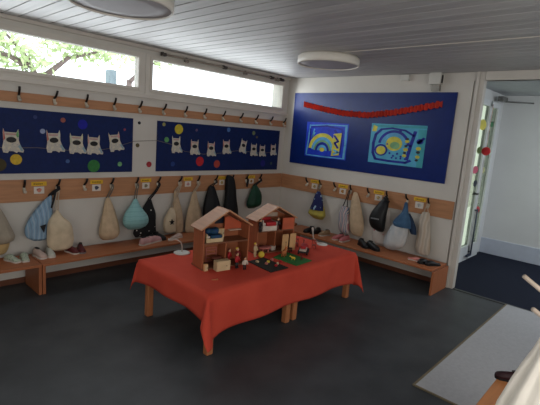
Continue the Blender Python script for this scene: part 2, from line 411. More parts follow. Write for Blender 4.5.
for a in [(-2.03, 1.42, 'white paper cat right under the big yellow disc', (206, 206, 196), .03, .15, .2, 1, (206, 206, 196)),
          (-1.75, 1.395, 'white paper cat to the upper side of the bright red disc, second of eight', PNK_, 0, .15, .19, 1, (210, 190, 170)),
          (-1.48, 1.38, 'white paper cat with a pink edge between the two red discs', RED_, 0, .15, .19, 1, PNK_),
          (-1.215, 1.415, 'white paper cat with a reddish edge below the light blue dot', RED_, .05, .15, .19, 1, PNK_),
          (-.90, 1.435, 'strongly tilted white paper cat, first of the four close together', (200, 196, 190), -.22, .14, .19, 1, (200, 200, 190)),
          (-.685, 1.39, 'white paper cat below the olive dot, second of the close four', (206, 200, 190), 0, .145, .18, 1, (200, 196, 180)),
          (-.505, 1.38, 'white paper cat above the dark violet disc near the corner', PNK_, 0, .14, .17, 1, (206, 196, 190)),
          (-.265, 1.40, 'white paper cat closest to the room corner, at the board edge', PNK_, .05, .135, .17, 1, (206, 200, 180))]: cat(*a)

def planet(u, z, r, rgb, label, d=.0145, sq=1.0):
    m = MB(); n = 24 if r > .02 else 14
    m.prism([(r * math.cos(2 * PI * i / n), r * sq * math.sin(2 * PI * i / n)) for i in range(n)], lambda a, b, dd: Vector((a, -dd, b)), 0, .003)
    tag(m.build('paper_disc', mat('disc_%d_%d_%d' % rgb, rgb, .7, var=.12, scale=30), loc=(u, -d, z)), label, 'paper disc', 'paper planets on and beside the blue boards')
for a in [(-3.80, 1.225, .05, (206, 172, 52), 'yellow paper disc under the first paper cat'),
          (-3.94, 1.175, .06, (70, 60, 30), 'large dark olive paper disc at the lower edge of the wide blue board'),
          (-3.06, 1.16, .066, (50, 120, 60), 'big green paper disc on the wide blue board'),
          (-2.765, 1.18, .026, (110, 170, 120), 'small light green paper disc right of the big green one'),
          (-3.375, 1.62, .024, (150, 84, 74), 'small red-brown paper disc high on the wide blue board'),
          (-3.18, 1.59, .05, (16, 20, 150), 'bright blue paper disc near the top of the wide blue board'),
          (-3.565, 1.50, .024, (150, 160, 190), 'small pale grey-blue disc above the cat with the red ear'),
          (-3.33, 1.21, .020, (70, 100, 150), 'tiny blue-grey paper disc low between the second and third cats'),
          (-2.715, 1.565, .014, (150, 70, 90), 'tiny pink-red disc above the tilted cat at the board edge'),
          (-3.63, 1.63, .018, (50, 62, 110), 'faint slate blue disc at the top of the wide blue board'),
          (-2.0, 1.61, .06, (206, 186, 46), 'big yellow paper disc at the top of the eight-cat board'),
          (-2.17, 1.475, .032, (96, 160, 96), 'small green paper disc where the string enters the eight-cat board'),
          (-2.215, 1.655, .022, (150, 150, 90), 'small yellow-green disc in the top corner of the eight-cat board'),
          (-1.655, 1.215, .062, (190, 34, 44), 'bright red paper disc, bigger of the two red ones'),
          (-1.365, 1.18, .052, (176, 66, 54), 'brownish red paper disc, duller of the two red ones'),
          (-1.19, 1.65, .03, (70, 110, 170), 'light blue paper disc at the top middle of the eight-cat board'),
          (-.705, 1.63, .03, (116, 130, 90), 'olive green paper disc above the close group of four cats'),
          (-.47, 1.19, .05, (24, 24, 120), 'dark violet blue disc below the cats near the corner'),
          (-2.07, 1.18, .03, (26, 56, 120), 'dim blue disc low on the eight-cat board near its outer edge'),
          (-.285, 1.19, .022, (60, 80, 80), 'small grey-green disc in the lower corner by the room corner'),
          (-1.73, 1.615, .018, (100, 80, 110), 'tiny mauve disc between the yellow and light blue discs'),
          (-.635, 1.575, .018, (110, 96, 50), 'tiny brown disc just beside the olive green disc')]: planet(*a)
for a in [(-2.53, 1.65, .018, (26, 30, 34), 'small black paper dot on the white wall between the boards'),
          (-2.545, 1.395, .024, (96, 86, 56), 'small brown paper dot on the white wall by the string'),
          (-2.39, 1.175, .034, (160, 44, 52), 'red paper disc on the white wall between the two blue boards')]: planet(*a, d=.0)

# ------------------------------------------------------------------ big board: paintings and garland
def PR(cy, cz):
    return lambda a, b, d: Vector((-.0165 - d, cy - a, cz + b))
def arc(cx, cy, r0, r1, a0, a1, n=18, sy=1.0):
    return [[(cx + r * math.cos(a) * 1.0, cy + r * sy * math.sin(a)) for r, a in ((r0, s), (r1, s), (r1, e), (r0, e))] for s, e in [(a0 + (a1 - a0) * i / n, a0 + (a1 - a0) * (i + 1) / n) for i in range(n)]]
def stroke(pts, w):
    out = []
    for (a, b), (c, d) in zip(pts, pts[1:]):
        L = math.hypot(c - a, d - b) or 1; nx, ny = -(d - b) / L * w / 2, (c - a) / L * w / 2
        ex, ey = (c - a) / L * w * .3, (d - b) / L * w * .3
        out.append([(a - ex + nx, b - ey + ny), (a - ex - nx, b - ey - ny), (c + ex - nx, d + ey - ny), (c + ex + nx, d + ey + ny)])
    return out
def disc(cx, cy, r, n=16, sy=1): return [(cx + r * math.cos(2 * PI * i / n), cy + r * sy * math.sin(2 * PI * i / n)) for i in range(n)]
PM = [mat('paint_mid_blue', (20, 66, 205), .5, scale=9, rgb2=(8, 36, 170), bump=.1), mat('paint_dark_blue', (8, 28, 150), .45, var=.15), mat('paint_sky', (92, 168, 214), .5, var=.12, scale=12),
      mat('paint_yellow', (206, 196, 72), .5, var=.12, scale=14), mat('paint_teal', (84, 170, 206), .5, scale=8, rgb2=(70, 160, 190)), mat('paint_turq', (62, 160, 172), .5, var=.1), mat('paint_dark', (44, 40, 50), .5), mat('paint_green', (120, 170, 120), .5)]
def painting(cy, cz, w, h, label, base, shapes, tilt=0.0):
    t = thing('painting', label, 'painting', (-.0165, cy, cz))
    ct, st = math.cos(tilt), math.sin(tilt)
    f = lambda a, b, d: Vector((-.0005 - d, -(a * ct - b * st), a * st + b * ct))
    m = MB(); m.prism([(-w / 2, -h / 2), (w / 2, -h / 2), (w / 2, h / 2), (-w / 2, h / 2)], f, 0, .003); m.build('paper', base, t)
    m = MB()
    for lv, (mi, polys) in enumerate(shapes):
        for poly in polys: m.prism([(a * w, b * h) for a, b in poly], f, .003, .0034 + .0003 * lv, mi)
    m.build('brushwork', PM, t)
# first painting: rainbow arch, in unit coordinates (-.5..+.5)
sh = [(2, stroke([(-.42, .40), (.1, .44), (.45, .44)], .03) + stroke([(-.41, .42), (-.43, 0), (-.46, -.45)], .03) + stroke([(.45, .45), (.46, -.1), (.45, -.46)], .05) + stroke([(-.45, -.46), (0, -.47), (.42, -.46)], .03) + stroke([(-.3, .3), (-.34, .05), (-.28, .2)], .03)),
      (1, stroke([(-.38, .36), (.0, .41), (.36, .34)], .05) + stroke([(-.40, .3), (-.38, -.3)], .04) + stroke([(.37, .3), (.36, -.35)], .05) + stroke([(.2, .3), (.3, .1)], .06)),
      (3, arc(-.07, -.30, .27, .345, .12, PI - .1, sy=1.45)), (2, arc(-.07, -.30, .21, .27, .1, PI - .05, sy=1.45)), (7, arc(-.07, -.30, .17, .21, .05, PI, sy=1.45)), (1, arc(-.07, -.30, .12, .17, 0, PI, sy=1.4)), (2, arc(-.07, -.30, .07, .12, 0, PI, sy=1.4)), (3, [disc(-.07, -.27, .06)]),
      (3, [[(.16, -.42), (.34, -.38), (.36, .24), (.18, .2)]]), (1, stroke([(.2, .15), (.3, .0), (.22, -.05), (.3, -.18)], .05)), (2, stroke([(.22, -.25), (.32, -.3), (.22, -.36)], .05))]
painting(-.81, 1.607, .735, .505, 'blue children painting of a yellow and blue arch', PM[0], sh)
sh2 = [(5, stroke([(-.48, .44), (.48, .46)], .06) + [[(.36, .4), (.5, .4), (.5, -.5), (.4, -.5)]]), (3, [[(-.48, .3), (-.4, .3), (-.38, .42), (-.46, .46)]]),
       (1, stroke([(-.30, .36), (-.40, .22), (-.43, 0), (-.42, -.25), (-.36, -.40), (-.1, -.42), (.2, -.42), (.28, -.36)], .055) + stroke([(-.30, .36), (-.1, .40), (.14, .36), (.30, .24)], .045) + stroke([(.31, .34), (.26, .0), (.22, -.34)], .06)),
       (2, arc(-.05, -.02, .18, .24, .2, PI - .2, sy=1.3)), (1, arc(-.05, -.02, .24, .29, .05, PI - .1, sy=1.3)), (3, [disc(-.04, .02, .15, sy=1.2)]), (7, [disc(-.02, -.02, .09, sy=1.0)]),
       (1, arc(-.27, -.16, .09, .125, 0, 2 * PI, sy=1.2)), (3, [disc(-.27, -.17, .09, sy=1.2)]),
       (1, [disc(-.1 + .07 * i, -.22 - .06 * (i % 2), .02, 8, 1.4) for i in range(5)] + [disc(-.05 + .08 * i, -.33, .018, 8, 1.4) for i in range(4)] + [disc(-.16, .0, .02, 8), disc(.05, .34, .03, 8)]),
       (3, [disc(.19, .1, .04, 8), disc(.18, -.1, .045, 8), disc(.17, -.25, .04, 8), disc(.40, -.05, .045, 8), disc(.40, -.25, .04, 8)]), (6, [disc(.19, .16, .03, 8), disc(.18, -.01, .03, 8), disc(.17, -.18, .03, 8), disc(.40, -.14, .035, 8), disc(.39, -.33, .03, 8)]),
       (1, [disc(.41, .12, .06, 10, 1.1)] + stroke([(.38, .08), (.47, .2)], .05))]
painting(-1.91, 1.63, .755, .51, 'turquoise children painting with a yellow dome inside a dark blue outline', PM[4], sh2)
# folded red paper garland
gp = [(-.35, 2.115), (-.73, 2.05), (-1.08, 2.00), (-1.45, 1.985), (-1.83, 2.03), (-2.15, 2.09), (-2.43, 2.145)]
def gz(y):
    for (a, za), (b, zb) in zip(gp, gp[1:]):
        if b <= y <= a: s = (a - y) / (a - b); return za + (zb - za) * s
    return gp[-1][1]
m = MB(); vs = []; fs = []; N = 96
for i in range(N + 1):
    y = -.35 - 2.08 * i / N; z = gz(y); d = .04 if i % 2 else .006; hh = .036 * (1 + .3 * math.sin(i * 2.1))
    vs += [(-.016 - d, y, z + hh + .004 * math.sin(i * 1.3)), (-.016 - d, y, z - hh)]
    if i: a = 2 * i; fs.append((a - 2, a - 1, a + 1, a))
m.add([(x, y + 1.4, z - 2.05) for x, y, z in vs], fs)
m.m = [i % 2 for i in range(len(m.f))]
tag(m.build('garland', [mat('red_crepe', (236, 92, 62), .75, scale=60, rgb2=(224, 76, 52)), mat('red_crepe_dark', (196, 58, 44), .75)], loc=(0, -1.4, 2.05), recalc=False), 'red folded paper garland hanging in a shallow curve on the big blue board', 'garland')

# small boxes at the top of that wall
t = thing('speaker_box', 'white wall box with a black side slot right above the big blue board', 'wall box', (0, -2.325, 2.43))
p = MB(); p.box((-.09, -.07, -.065), (0, .07, .068), bev=.006); p.build('case', WHITEP, t)
p = MB(); p.box((-.07, -.0745, -.05), (-.03, -.0702, .04)); p.build('slot', BLACKP, t)
p = MB(); p.box((-.05, -.05, -.14), (0, .045, -.066), bev=.004); p.build('lower_bracket', mat('bracket_grey', (150, 147, 140), .6), t)
p = MB(); p.box((-.05, -.055, -.038), (0, .055, .038), bev=.006); p.box((-.055, .02, -.03), (-.05, .045, .03))
tag(p.build('sensor_box', WHITEP, loc=(0, -1.925, 2.455)), 'small white sensor box at the ceiling edge, further from the door', 'wall box')

# curtain track above the second window
t = thing('curtain_rod', 'thin pale rod with dark clamps mounted above the second window', 'curtain rod', (-1.25, 0, 2.44))
p = MB(); p.tube([(-1.05, -.075, .0), (1.06, -.075, .0)], .011); p.build('rod', mat('rod_pale', (150, 140, 128), .5), t)
for u in (-1.04, -.12, .78, 1.0):
    p = MB(); p.box((u - .05 if u > .9 else u - .03, -.095, -.018), (u + .03, -.055, .018), bev=.004); p.box((u - .012, -.06, .0), (u + .012, -.03, .03)); p.build('clamp', mat('clamp_dark', (60, 52, 48), .5), t)
for u in (-.72, .25, .9):
    p = MB(); p.box((u - .025, -.09, -.035), (u + .025, -.05, -.008), bev=.003); p.box((u - .01, -.075, -.01), (u + .01, -.06, .02)); p.build('bracket', mat('clamp_grey', (132, 124, 116), .5), t)

# ------------------------------------------------------------------ ceiling lamps
def lamp(x, y, label, R=.326):
    t = thing('ceiling_lamp', label, 'ceiling lamp', (x, y, CEIL), group='round ceiling lamps')
    p = MB(); p.lathe([(R * .93, 0), (R * .96, -.012), (R, -.02), (R, -.088), (R - .012, -.095), (R - .014, -.083), (R - .014, -.02)], 64); p.build('rim', mat('lamp_rim', (226, 221, 210), .45, var=.02), t)
    p = MB(); p.lathe([(.02, -.085), (R * .6, -.086), (R - .016, -.083), (R - .016, -.073)], 64); p.build('diffuser', mat('lamp_diffuser', (182, 180, 186), .55, var=.02), t)
lamp(-1.30, -1.67, 'round flat ceiling lamp with a white rim, close to the big blue board')
lamp(-3.63, -1.66, 'round ceiling lamp cut by the picture edge, near the window strip', .342)

# ------------------------------------------------------------------ benches
BH = .298
def bench(name_label_, F, u0, u1, axis, ends, loc, BD=.435):
    t = thing('bench', name_label_, 'bench', loc)
    L = Vector(loc); sX = BEN_X if axis == 'X' else BEN_Y
    def bx(m, a, b, bev=.004):
        A = F(*a) - L; B = F(*b) - L; m.box(A, B, bev=bev)
    m = MB(); bx(m, (u0, .05, BH - .025), (u1, BD, BH)); m.build('seat', sX, t)
    for e in ends:
        a = u0 if e < 0 else u1; b = a + .028 if e < 0 else a - .028
        m = MB(); bx(m, (a, .05, 0), (b, BD - .008, BH - .0255)); m.build('end_panel', BEN_Z, t)
    return t
bench('wooden bench under the far-off part of the label rail, with pale slippers on it', WL, -5.9, -3.722, 'X', (-1, 1), (-4.8, -.1, 0))
bench('long wooden bench below the planet boards, running behind the table to the corner', WL, -3.716, -.03, 'X', (-1, 1), (-1.9, -.1, 0))
bench('wooden bench below the big painting board, ending at the doorway', WR, -.53, -2.76, 'Y', (-1, 1), (-.1, -1.6, 0), .485)

# ------------------------------------------------------------------ tables and cloth
TZ = .485
def ktable(x0, x1, label):
    y0, y1 = -2.243, -1.30
    t = thing('table', label, 'table', ((x0 + x1) / 2, (y0 + y1) / 2, 0), group='low tables pushed together')
    cx, cy = (x0 + x1) / 2, (y0 + y1) / 2; hx, hy = (x1 - x0) / 2, (y1 - y0) / 2
    p = MB(); p.box((-hx, -hy, TZ - .025), (hx, hy, TZ), bev=.004); p.build('tabletop', BEN_X, t)
    p = MB()
    for s in (-1, 1): p.box((-hx + .06, s * (hy - .03) - .01, TZ - .1), (hx - .06, s * (hy - .03) + .01, TZ - .026)); p.box((s * (hx - .03) - .01, -hy + .06, TZ - .1), (s * (hx - .03) + .01, hy - .06, TZ - .026))
    p.build('frame', BEN_X, t)
    for sx in (-1, 1):
        for sy in (-1, 1):
            ax, ay = sx * (hx - .046), (-hy + .03) if sy < 0 else (hy - .085)
            p = MB(); p.box((ax - .028, ay - .028, 0), (ax + .028, ay + .028, TZ - .026), bev=.008); p.build('leg', LEGW, t)
ktable(-3.225, -2.255, 'low wooden table under the end of the red cloth that carries the first dollhouse')
ktable(-2.25, -1.29, 'low wooden table under the end of the red cloth nearest the painting board')

def cloth():
    X0, X1, Y0, Y1 = -3.232, -1.282, -2.25, -1.29
    oL, oR, oF, oB = .175, .33, .30, .185
    Z = TZ + .006; step = .0235
    def ax(a, b, o0, o1):
        n = round((b - a) / .05); mid = [a + (b - a) * i / n for i in range(n + 1)]
        k0 = round(o0 / step); k1 = round(o1 / step)
        return [a - o0 + o0 * i / k0 for i in range(k0)] + mid + [b + o1 * (i + 1) / k1 for i in range(k1)]
    S = ax(X0, X1, oL, oR); T = ax(Y0, Y1, oF, oB)
    vs = []
    for s in S:
        for t_ in T:
            dx = max(X0 - s, 0, s - X1); dy = max(Y0 - t_, 0, t_ - Y1)
            sx = -1 if s < X0 else 1; sy = -1 if t_ < Y0 else 1
            x = min(max(s, X0), X1); y = min(max(t_, Y0), Y1); z = Z
            rr = math.hypot(dx, dy)
            if rr > 0:
                ph = math.atan2(dy, dx)     # 0 = x face, pi/2 = y face
                corner = dx > 0 and dy > 0
                e = .012 * min(1, rr / .02)
                if corner:
                    near = sx < 0 and sy < 0; cap = (.40 if near else .455 if sy < 0 else .36)
                    rr *= 1 + (.22 if near else .12 if sy < 0 else .12 if sx < 0 else 0) + (.12 if near else .06) * math.sin(2 * ph) ** 2
                    rr = cap - .05 * math.log(1 + math.exp((cap - rr) / .05)) + .0 if rr > .12 else rr
                    beta = math.radians((30 if sx < 0 else 15) if sy < 0 else (12 if sx < 0 else 12)) * math.sin(2 * ph) ** .6
                    # the gathered corner swings out along the diagonal, a little unequal
                    dd = ph + .10 * math.sin(4 * ph) + (.25 if sx > 0 and sy < 0 else 0)
                    out = rr * math.sin(beta); z = Z - rr * math.cos(beta) * .995
                    x += sx * (math.cos(dd) * out + e * math.cos(ph)); y += sy * (math.sin(dd) * out + e * math.sin(ph))
                elif dx > 0:
                    rr *= 1 + (.22 if sx < 0 else .12) * math.exp(-(t_ - Y0) / .09) + (.12 if sx < 0 else 0) * math.exp(-(Y1 - t_) / .07)
                    wv = .010 * math.sin(t_ * 14 + 1) * rr / .2; x += sx * (e + wv + .04 * rr); z = Z - rr
                else:
                    if sy > 0: rr *= 1 + .12 * math.exp(-(s - X0) / .07)
                    if sy < 0: rr *= 1 + .22 * math.exp(-(s - X0) / .09) + .12 * math.exp(-(X1 - s) / .09)
                    wv = .012 * math.sin(s * 9 + .6) * rr / .25; y += sy * (e + wv + .05 * rr); z = Z - rr
            else:
                z += .0012 * math.sin(s * 17) * math.sin(t_ * 13)
            vs.append((x + 2.25, y + 1.75, z - TZ))
    nT = len(T); fs = []
    for i in range(len(S) - 1):
        for j in range(nT - 1):
            a = i * nT + j; fs.append((a, a + 1, a + nT + 1, a + nT))
    m = MB(); m.add(vs, fs, 0, True)
    o = m.build('tablecloth', mat('red_cloth', (200, 76, 58), .85, scale=5, rgb2=(190, 68, 52), spec=.15), loc=(-2.25, -1.75, TZ))
    sd = o.modifiers.new('thick', 'SOLIDIFY'); sd.thickness = .002; sd.offset = 1
    return tag(o, 'red tablecloth draped over the two tables with pointed hanging corners', 'tablecloth')
cloth()
TT = TZ + .0085

# ------------------------------------------------------------------ dollhouses
DW = wood('doll_wood', (166, 98, 64), 'X'); DWZ = wood('doll_wood', (160, 92, 60), 'Z'); DROOF = wood('doll_roof', (186, 134, 98), 'Y'); DRED = mat('doll_red', (184, 86, 56), .6, var=.1)
DIN = wood('doll_inside', (124, 78, 54), 'X'); DTAN = mat('doll_tan', (206, 160, 110), .6, var=.08); DGLASS = mat('doll_dark', (20, 22, 36), .4)
D = .17
def slab(m, p0, p1, th, v0, v1, mi=0):
    # board between two (u,z) points, thickness th upward, depth v0..v1
    (a, b), (c, d) = p0, p1; L = math.hypot(c - a, d - b); nx, nz = -(d - b) / L * th, (c - a) / L * th
    poly = [(a, b), (c, d), (c + nx, d + nz), (a + nx, b + nz)]
    m.prism(poly, lambda u, w, v: Vector((u, v, w)), v0, v1, mi)
def dollhouse(x, y, rot, label, red_right, W=.455, EH=.36, RH=.492):
    t = thing('dollhouse', label, 'dollhouse', (x, y, TT), rot)
    m = MB(); m.box((0, 0, 0), (W, D + .02, .012)); m.build('ground_board', DIN, t)
    m = MB(); m.box((0, 0, .012), (.012, D, EH)); m.build('side_wall', DWZ, t)
    m = MB(); m.box((W - .012, 0, .012), (W, D, EH)); m.build('side_wall', DWZ, t)
    m = MB(); m.prism([(0.012, .012), (W - .012, .012), (W - .012, EH), (W / 2, RH - .01), (.012, EH)], lambda u, w, v: Vector((u, v, w)), D - .01, D)
    b = m.build('back_wall', DW, t)
    m = MB(); m.box((.19, D - .013, .35), (.28, D - .0101, .43)); m.build('window', DGLASS, b)
    m = MB(); m.box((.02, D - .013, .015), (.10, D - .0101, .17)); m.build('doorway', DGLASS, b)
    m = MB(); m.box((.012, 0, .215), (W - .012, D - .01, .228)); m.build('upper_floor', DIN, t)
    m = MB(); m.box((.235, .03, .012), (.245, D - .01, .215)); m.build('partition', DW, t)
    m = MB(); slab(m, (-.03, EH - .02), (W / 2, RH), .012, -.015, D + .005); m.build('roof_panel', DROOF, t)
    m = MB(); slab(m, (W / 2, RH), (W + .018, EH - .012), .012, -.015, D + .005); m.build('roof_panel', DROOF, t)
    if red_right:
        m = MB(); m.box((.30, .0, .228), (W - .012, .012, .345)); m.build('front_panel', DRED, t)
        m = MB(); m.box((.10, D - .03, .335), (.33, D - .02, .375)); m.build('attic_panel', mat('doll_white', (190, 168, 150), .6), t)
    else:
        m = MB(); m.prism([(.27, .30), (W - .013, .30), (W - .013, EH - .005), (.32, .415), (.27, .415)], lambda u, w, v: Vector((u, v, w)), D - .05, D - .04); f = m.build('attic_panel', DRED, t)
        m = MB(); m.box((.30, D - .09, .298), (.42, D - .051, .306)); m.build('shelf', mat('doll_white', (190, 168, 150), .6), f)
    return t
HL = (-2.965, -1.82, math.radians(-9.8)); HR = (-2.255, -1.74, math.radians(-11))
dollhouse(*HL, 'open wooden dollhouse nearer the cloth corner with the red attic wall', False)
dollhouse(*HR, 'open wooden dollhouse further along the table, with tan shutter doors', True, .45, .345, .455)
def H(h, u, v, z=0.0):
    c, s = math.cos(h[2]), math.sin(h[2]); return (h[0] + u * c - v * s, h[1] + u * s + v * c, TT + z)
# shutter doors are parts of the second house
hr = [o for o in C.objects if o.name.startswith('dollhouse')][1]
for u in (.29, .385):
    m = MB(); m.box((u, -.03, .0125), (u + .075, -.018, .185), bev=.003); m.build('shutter', DTAN, hr)

def bed(h, u, v, z, label, frame, blanket, pillow, w=.15, d=.085, k=1.0):
    t = thing('toy_bed', label, 'toy bed', H(h, u, v, z), h[2])
    m = MB(); m.box((0, 0, .0), (w, d, .035 * k), bev=.003); m.box((0, 0, 0), (.008, d, .075 * k)); m.box((w - .008, 0, 0), (w, d, .06 * k)); m.build('frame', frame, t)
    m = MB(); m.box((.045, -.002, .03 * k), (w - .01, d - .003, .06 * k), bev=.01); m.build('blanket', blanket, t)
    m = MB(); m.box((.01, .01, .035 * k), (.043, d - .01, .055 * k), bev=.008); m.build('pillow', pillow, t)
CREAM = mat('toy_cream', (206, 180, 140), .6); TRED = mat('toy_red', (176, 34, 40), .5); TBLUE = mat('toy_blue', (26, 52, 110), .7, scale=40, rgb2=(20, 70, 70)); TWHITE = mat('toy_white', (206, 190, 176), .6)
TBLACK = mat('toy_black', (34, 24, 26), .5); TYEL = mat('toy_yellow', (222, 190, 60), .6); TPINK = mat('toy_pink', (186, 110, 100), .6); TBRN = mat('toy_brown', (104, 50, 36), .6)
SKIN = mat('toy_skin', (206, 160, 124), .6); TGRN = mat('toy_green', (44, 118, 52), .8, scale=40, rgb2=(36, 100, 44))
bed(HL, .035, .01, .2285, 'toy bed with a dark blue blanket upstairs in the first dollhouse', CREAM, TBLUE, TWHITE, .16, .1)
m = MB()
for i, (a, b, c) in enumerate([(0, 0, .02), (.04, .02, .022), (-.03, .02, .018), (.01, -.015, .024)]): m.ball((a, b, .02 + c * .3), (.036, .03, .026))
tag(m.build('toy_blanket', TBLUE, loc=H(HL, .12, .06, .288)), 'crumpled dark blue cloth heaped on the toy bed', 'toy cloth')
def cupboard(h, u, v, z, label, name, w, d, hh, mt, mt2, doors=2):
    t = thing(name, label, 'toy furniture', H(h, u, v, z), h[2])
    m = MB(); m.box((0, 0, 0), (w, d, hh), bev=.002); m.build('body', mt, t)
    for i in range(doors):
        m = MB(); m.box((w * (i + .08) / doors, -.003, .006), (w * (i + .92) / doors, -.0002, hh - .006)); q = m.build('door', mt2, t)
        m = MB(); m.ball((w * (i + .7) / doors, -.005, hh * .5), .004, n=8); m.build('knob', TBLACK, q)
cupboard(HL, .205, .12, .2285, 'small tan toy cupboard upstairs beside the toy bed', 'toy_cupboard', .065, .04, .085, DTAN, CREAM)
cupboard(HL, .10, -.075, 0, 'pale tan toy counter standing in front of the first dollhouse', 'toy_counter', .13, .06, .085, CREAM, CREAM, 1)
cupboard(HL, .008, -.03, 0, 'small tan toy locker at the front corner of the first dollhouse', 'toy_locker', .035, .025, .06, DTAN, CREAM, 1)
t = thing('toy_shelf', 'pink toy shelf against the lower back wall of the first dollhouse', 'toy furniture', H(HL, .115, .15, .0125), HL[2])
m = MB(); m.box((0, 0, 0), (.006, .035, .13)); m.box((.099, 0, 0), (.105, .035, .13)); m.box((.006, .028, 0), (.099, .035, .13)); m.build('body', TPINK, t)
for z in (.002, .035, .068, .1, .124):
    m = MB(); m.box((.006, 0, z), (.099, .028, z + .007)); m.build('shelf', TPINK, t)
def ttable(h, u, v, z, label, r, hh, mt, n=20):
    t = thing('toy_table', label, 'toy furniture', H(h, u, v, z), h[2])
    m = MB(); m.lathe([(r * .96, hh - .012), (r, hh - .008), (r, hh - .002), (r * .97, hh)], n, M=Matrix.Diagonal((1, .75, 1, 1))); m.build('tabletop', mt, t)
    for a in range(4):
        m = MB(); x, y = r * .6 * math.cos(a * PI / 2 + .8), r * .45 * math.sin(a * PI / 2 + .8); m.box((x - .005, y - .005, 0), (x + .005, y + .005, hh - .0121)); m.build('leg', mt, t)
ttable(HL, .165, .055, .0125, 'brown toy table behind the tan toy counter', .05, .075, TBRN)
ttable(HR, .115, .03, .0125, 'oval reddish toy table downstairs in the second dollhouse', .075, .05, TPINK)
bed(HR, .05, -.012, .2285, 'white toy bed with a bright red blanket upstairs in the second dollhouse', TWHITE, TRED, TWHITE, .17, .1, 1.45)
m = MB(); m.box((0, 0, 0), (.13, .014, .11), bev=.006); tag(m.build('toy_headboard', TRED, loc=H(HR, .10, .11, .2285), rotz=HR[2]), 'bright red upright toy panel behind the white toy bed', 'toy panel')
m = MB(); m.box((0, 0, 0), (.05, .03, .085), bev=.01); tag(m.build('toy_cushion', mat('toy_straw', (206, 180, 96), .7), loc=H(HR, .035, .11, .2285), rotz=HR[2]), 'straw yellow toy cushion beside the red upright toy panel', 'toy cushion')

def doll(p, rot, label, h=.12, top=TRED, legs=TBLACK, hair=TBRN):
    t = thing('toy_doll', label, 'toy doll', p, rot); s = h / .12
    m = MB()
    m.rings([[(a * s * rx * math.cos(2 * PI * k / 10) * 1, s * ry * math.sin(2 * PI * k / 10), s * z) for k in range(10)] for a, rx, ry, z in [(1, .014, .010, .048), (1, .017, .012, .058), (1, .020, .013, .078), (1, .018, .011, .090), (1, .006, .006, .096)]])
    for sg in (-1, 1): m.tube([(sg * .018 * s, 0, .086 * s), (sg * .026 * s, -.004 * s, .068 * s), (sg * .024 * s, -.012 * s, .052 * s)], [.006 * s, .0055 * s, .005 * s], 6)
    m.build('shirt', top, t)
    for sg in (-1, 1):
        m = MB(); m.tube([(sg * .008 * s, 0, .05 * s), (sg * .009 * s, 0, .022 * s), (sg * .009 * s, -.002 * s, .004 * s)], [.0075 * s, .007 * s, .006 * s], 8); m.tube([(sg * .009 * s, .003 * s, .005 * s), (sg * .010 * s, -.012 * s, .0045 * s)], [.006 * s, .0045 * s], 6); m.build('leg', legs, t)
    m = MB(); m.ball((0, -.001 * s, .107 * s), (.0115 * s, .0115 * s, .0135 * s)); m.build('head', SKIN, t)
    m = MB(); m.ball((0, .003 * s, .1125 * s), (.0128 * s, .0115 * s, .0105 * s)); m.build('hair', hair, t)
doll(H(HL, .305, -.055), .2, 'toy doll with a red top and dark trousers in front of the first dollhouse', .135)
doll(H(HL, .345, -.12), -.3, 'toy doll with pale top and black trousers, frontmost on the red cloth', .11, TWHITE, TBLACK, TBLACK)
doll(H(HL, .29, .05, .0125), .4, 'toy doll in red inside the lower right room of the first dollhouse', .13, TRED, TRED)
doll(H(HL, .36, .03, .0125), .1, 'toy doll in dark red by the outer wall of the first dollhouse', .14, mat('toy_wine', (120, 24, 30), .6), TRED, TYEL)
doll(H(HR, -.045, -.05), .3, 'cream toy doll standing between the two dollhouses', .135, CREAM, CREAM, TYEL)
doll(H(HR, .015, -.015, .2285), .3, 'dark toy doll upstairs in the second dollhouse near the open side', .125, TBLACK, TBLACK, TBLACK)
doll(H(HR, .235, .0, .2285), -.2, 'dark toy doll upstairs at the foot of the white toy bed', .12, TBLACK, TBRN, TBLACK)
doll(H(HR, .275, .04, .2285), .2, 'toy doll with a light head upstairs by the red front panel', .11, TBRN, TBLACK, TWHITE)
m = MB(); m.ball((0, 0, .03), (.034, .03, .03)); tag(m.build('toy_ball', TYEL, loc=H(HR, .0, -.09)), 'yellow toy ball in front of the cream toy doll', 'toy ball')
cupboard(HR, .205, .03, .0125, 'small white toy stove downstairs in the second dollhouse', 'toy_stove', .05, .035, .045, TWHITE, TWHITE, 1)

# play mats
def playmat(pts, mt, label, edge):
    cx = sum(p[0] for p in pts) / 4; cy = sum(p[1] for p in pts) / 4
    m = MB(); m.prism([(a - cx, b - cy) for a, b in pts], lambda u, w, d: Vector((u, w, d)), 0, .006)
    tag(m.build('play_mat', mt, loc=(cx, cy, TT)), label, 'play mat')
playmat([(-2.47, -1.86), (-2.26, -1.85), (-2.29, -2.185), (-2.51, -2.18)], mat('mat_dark', (36, 26, 22), .8, scale=50, rgb2=(24, 30, 20)), 'dark brown play mat with scattered little blocks in front of the dollhouses', 0)
playmat([(-2.18, -1.90), (-1.93, -1.83), (-1.93, -2.17), (-2.18, -2.19)], TGRN, 'bright green play mat with small figures beside the dark one', 0)
r = random.Random(3)
BC = [(CREAM, 'cream'), (TPINK, 'pink'), (TRED, 'red'), (TYEL, 'yellow')]
spots = ['at the house end of the dark play mat', 'near the middle of the dark play mat', 'at the outer edge of the dark play mat', 'close to the front of the dark play mat', 'at the green mat side of the dark play mat', 'in the middle row of the dark play mat', 'at the back edge of the dark play mat']
for i, s_ in enumerate(spots):
    x = -2.42 + .03 * i + r.uniform(-.01, .01); y = -1.93 - .035 * ((i * 3) % 7) * .8
    mt, cn = BC[i % 4]
    m = MB(); m.box((-.013, -.01, 0), (.013, .01, .018), bev=.003); tag(m.build('toy_block', mt, loc=(x, y, TT + .0062), rotz=r.uniform(0, 3)), 'tiny %s toy block %s' % (cn, s_), 'toy block', 'little blocks on the dark play mat')
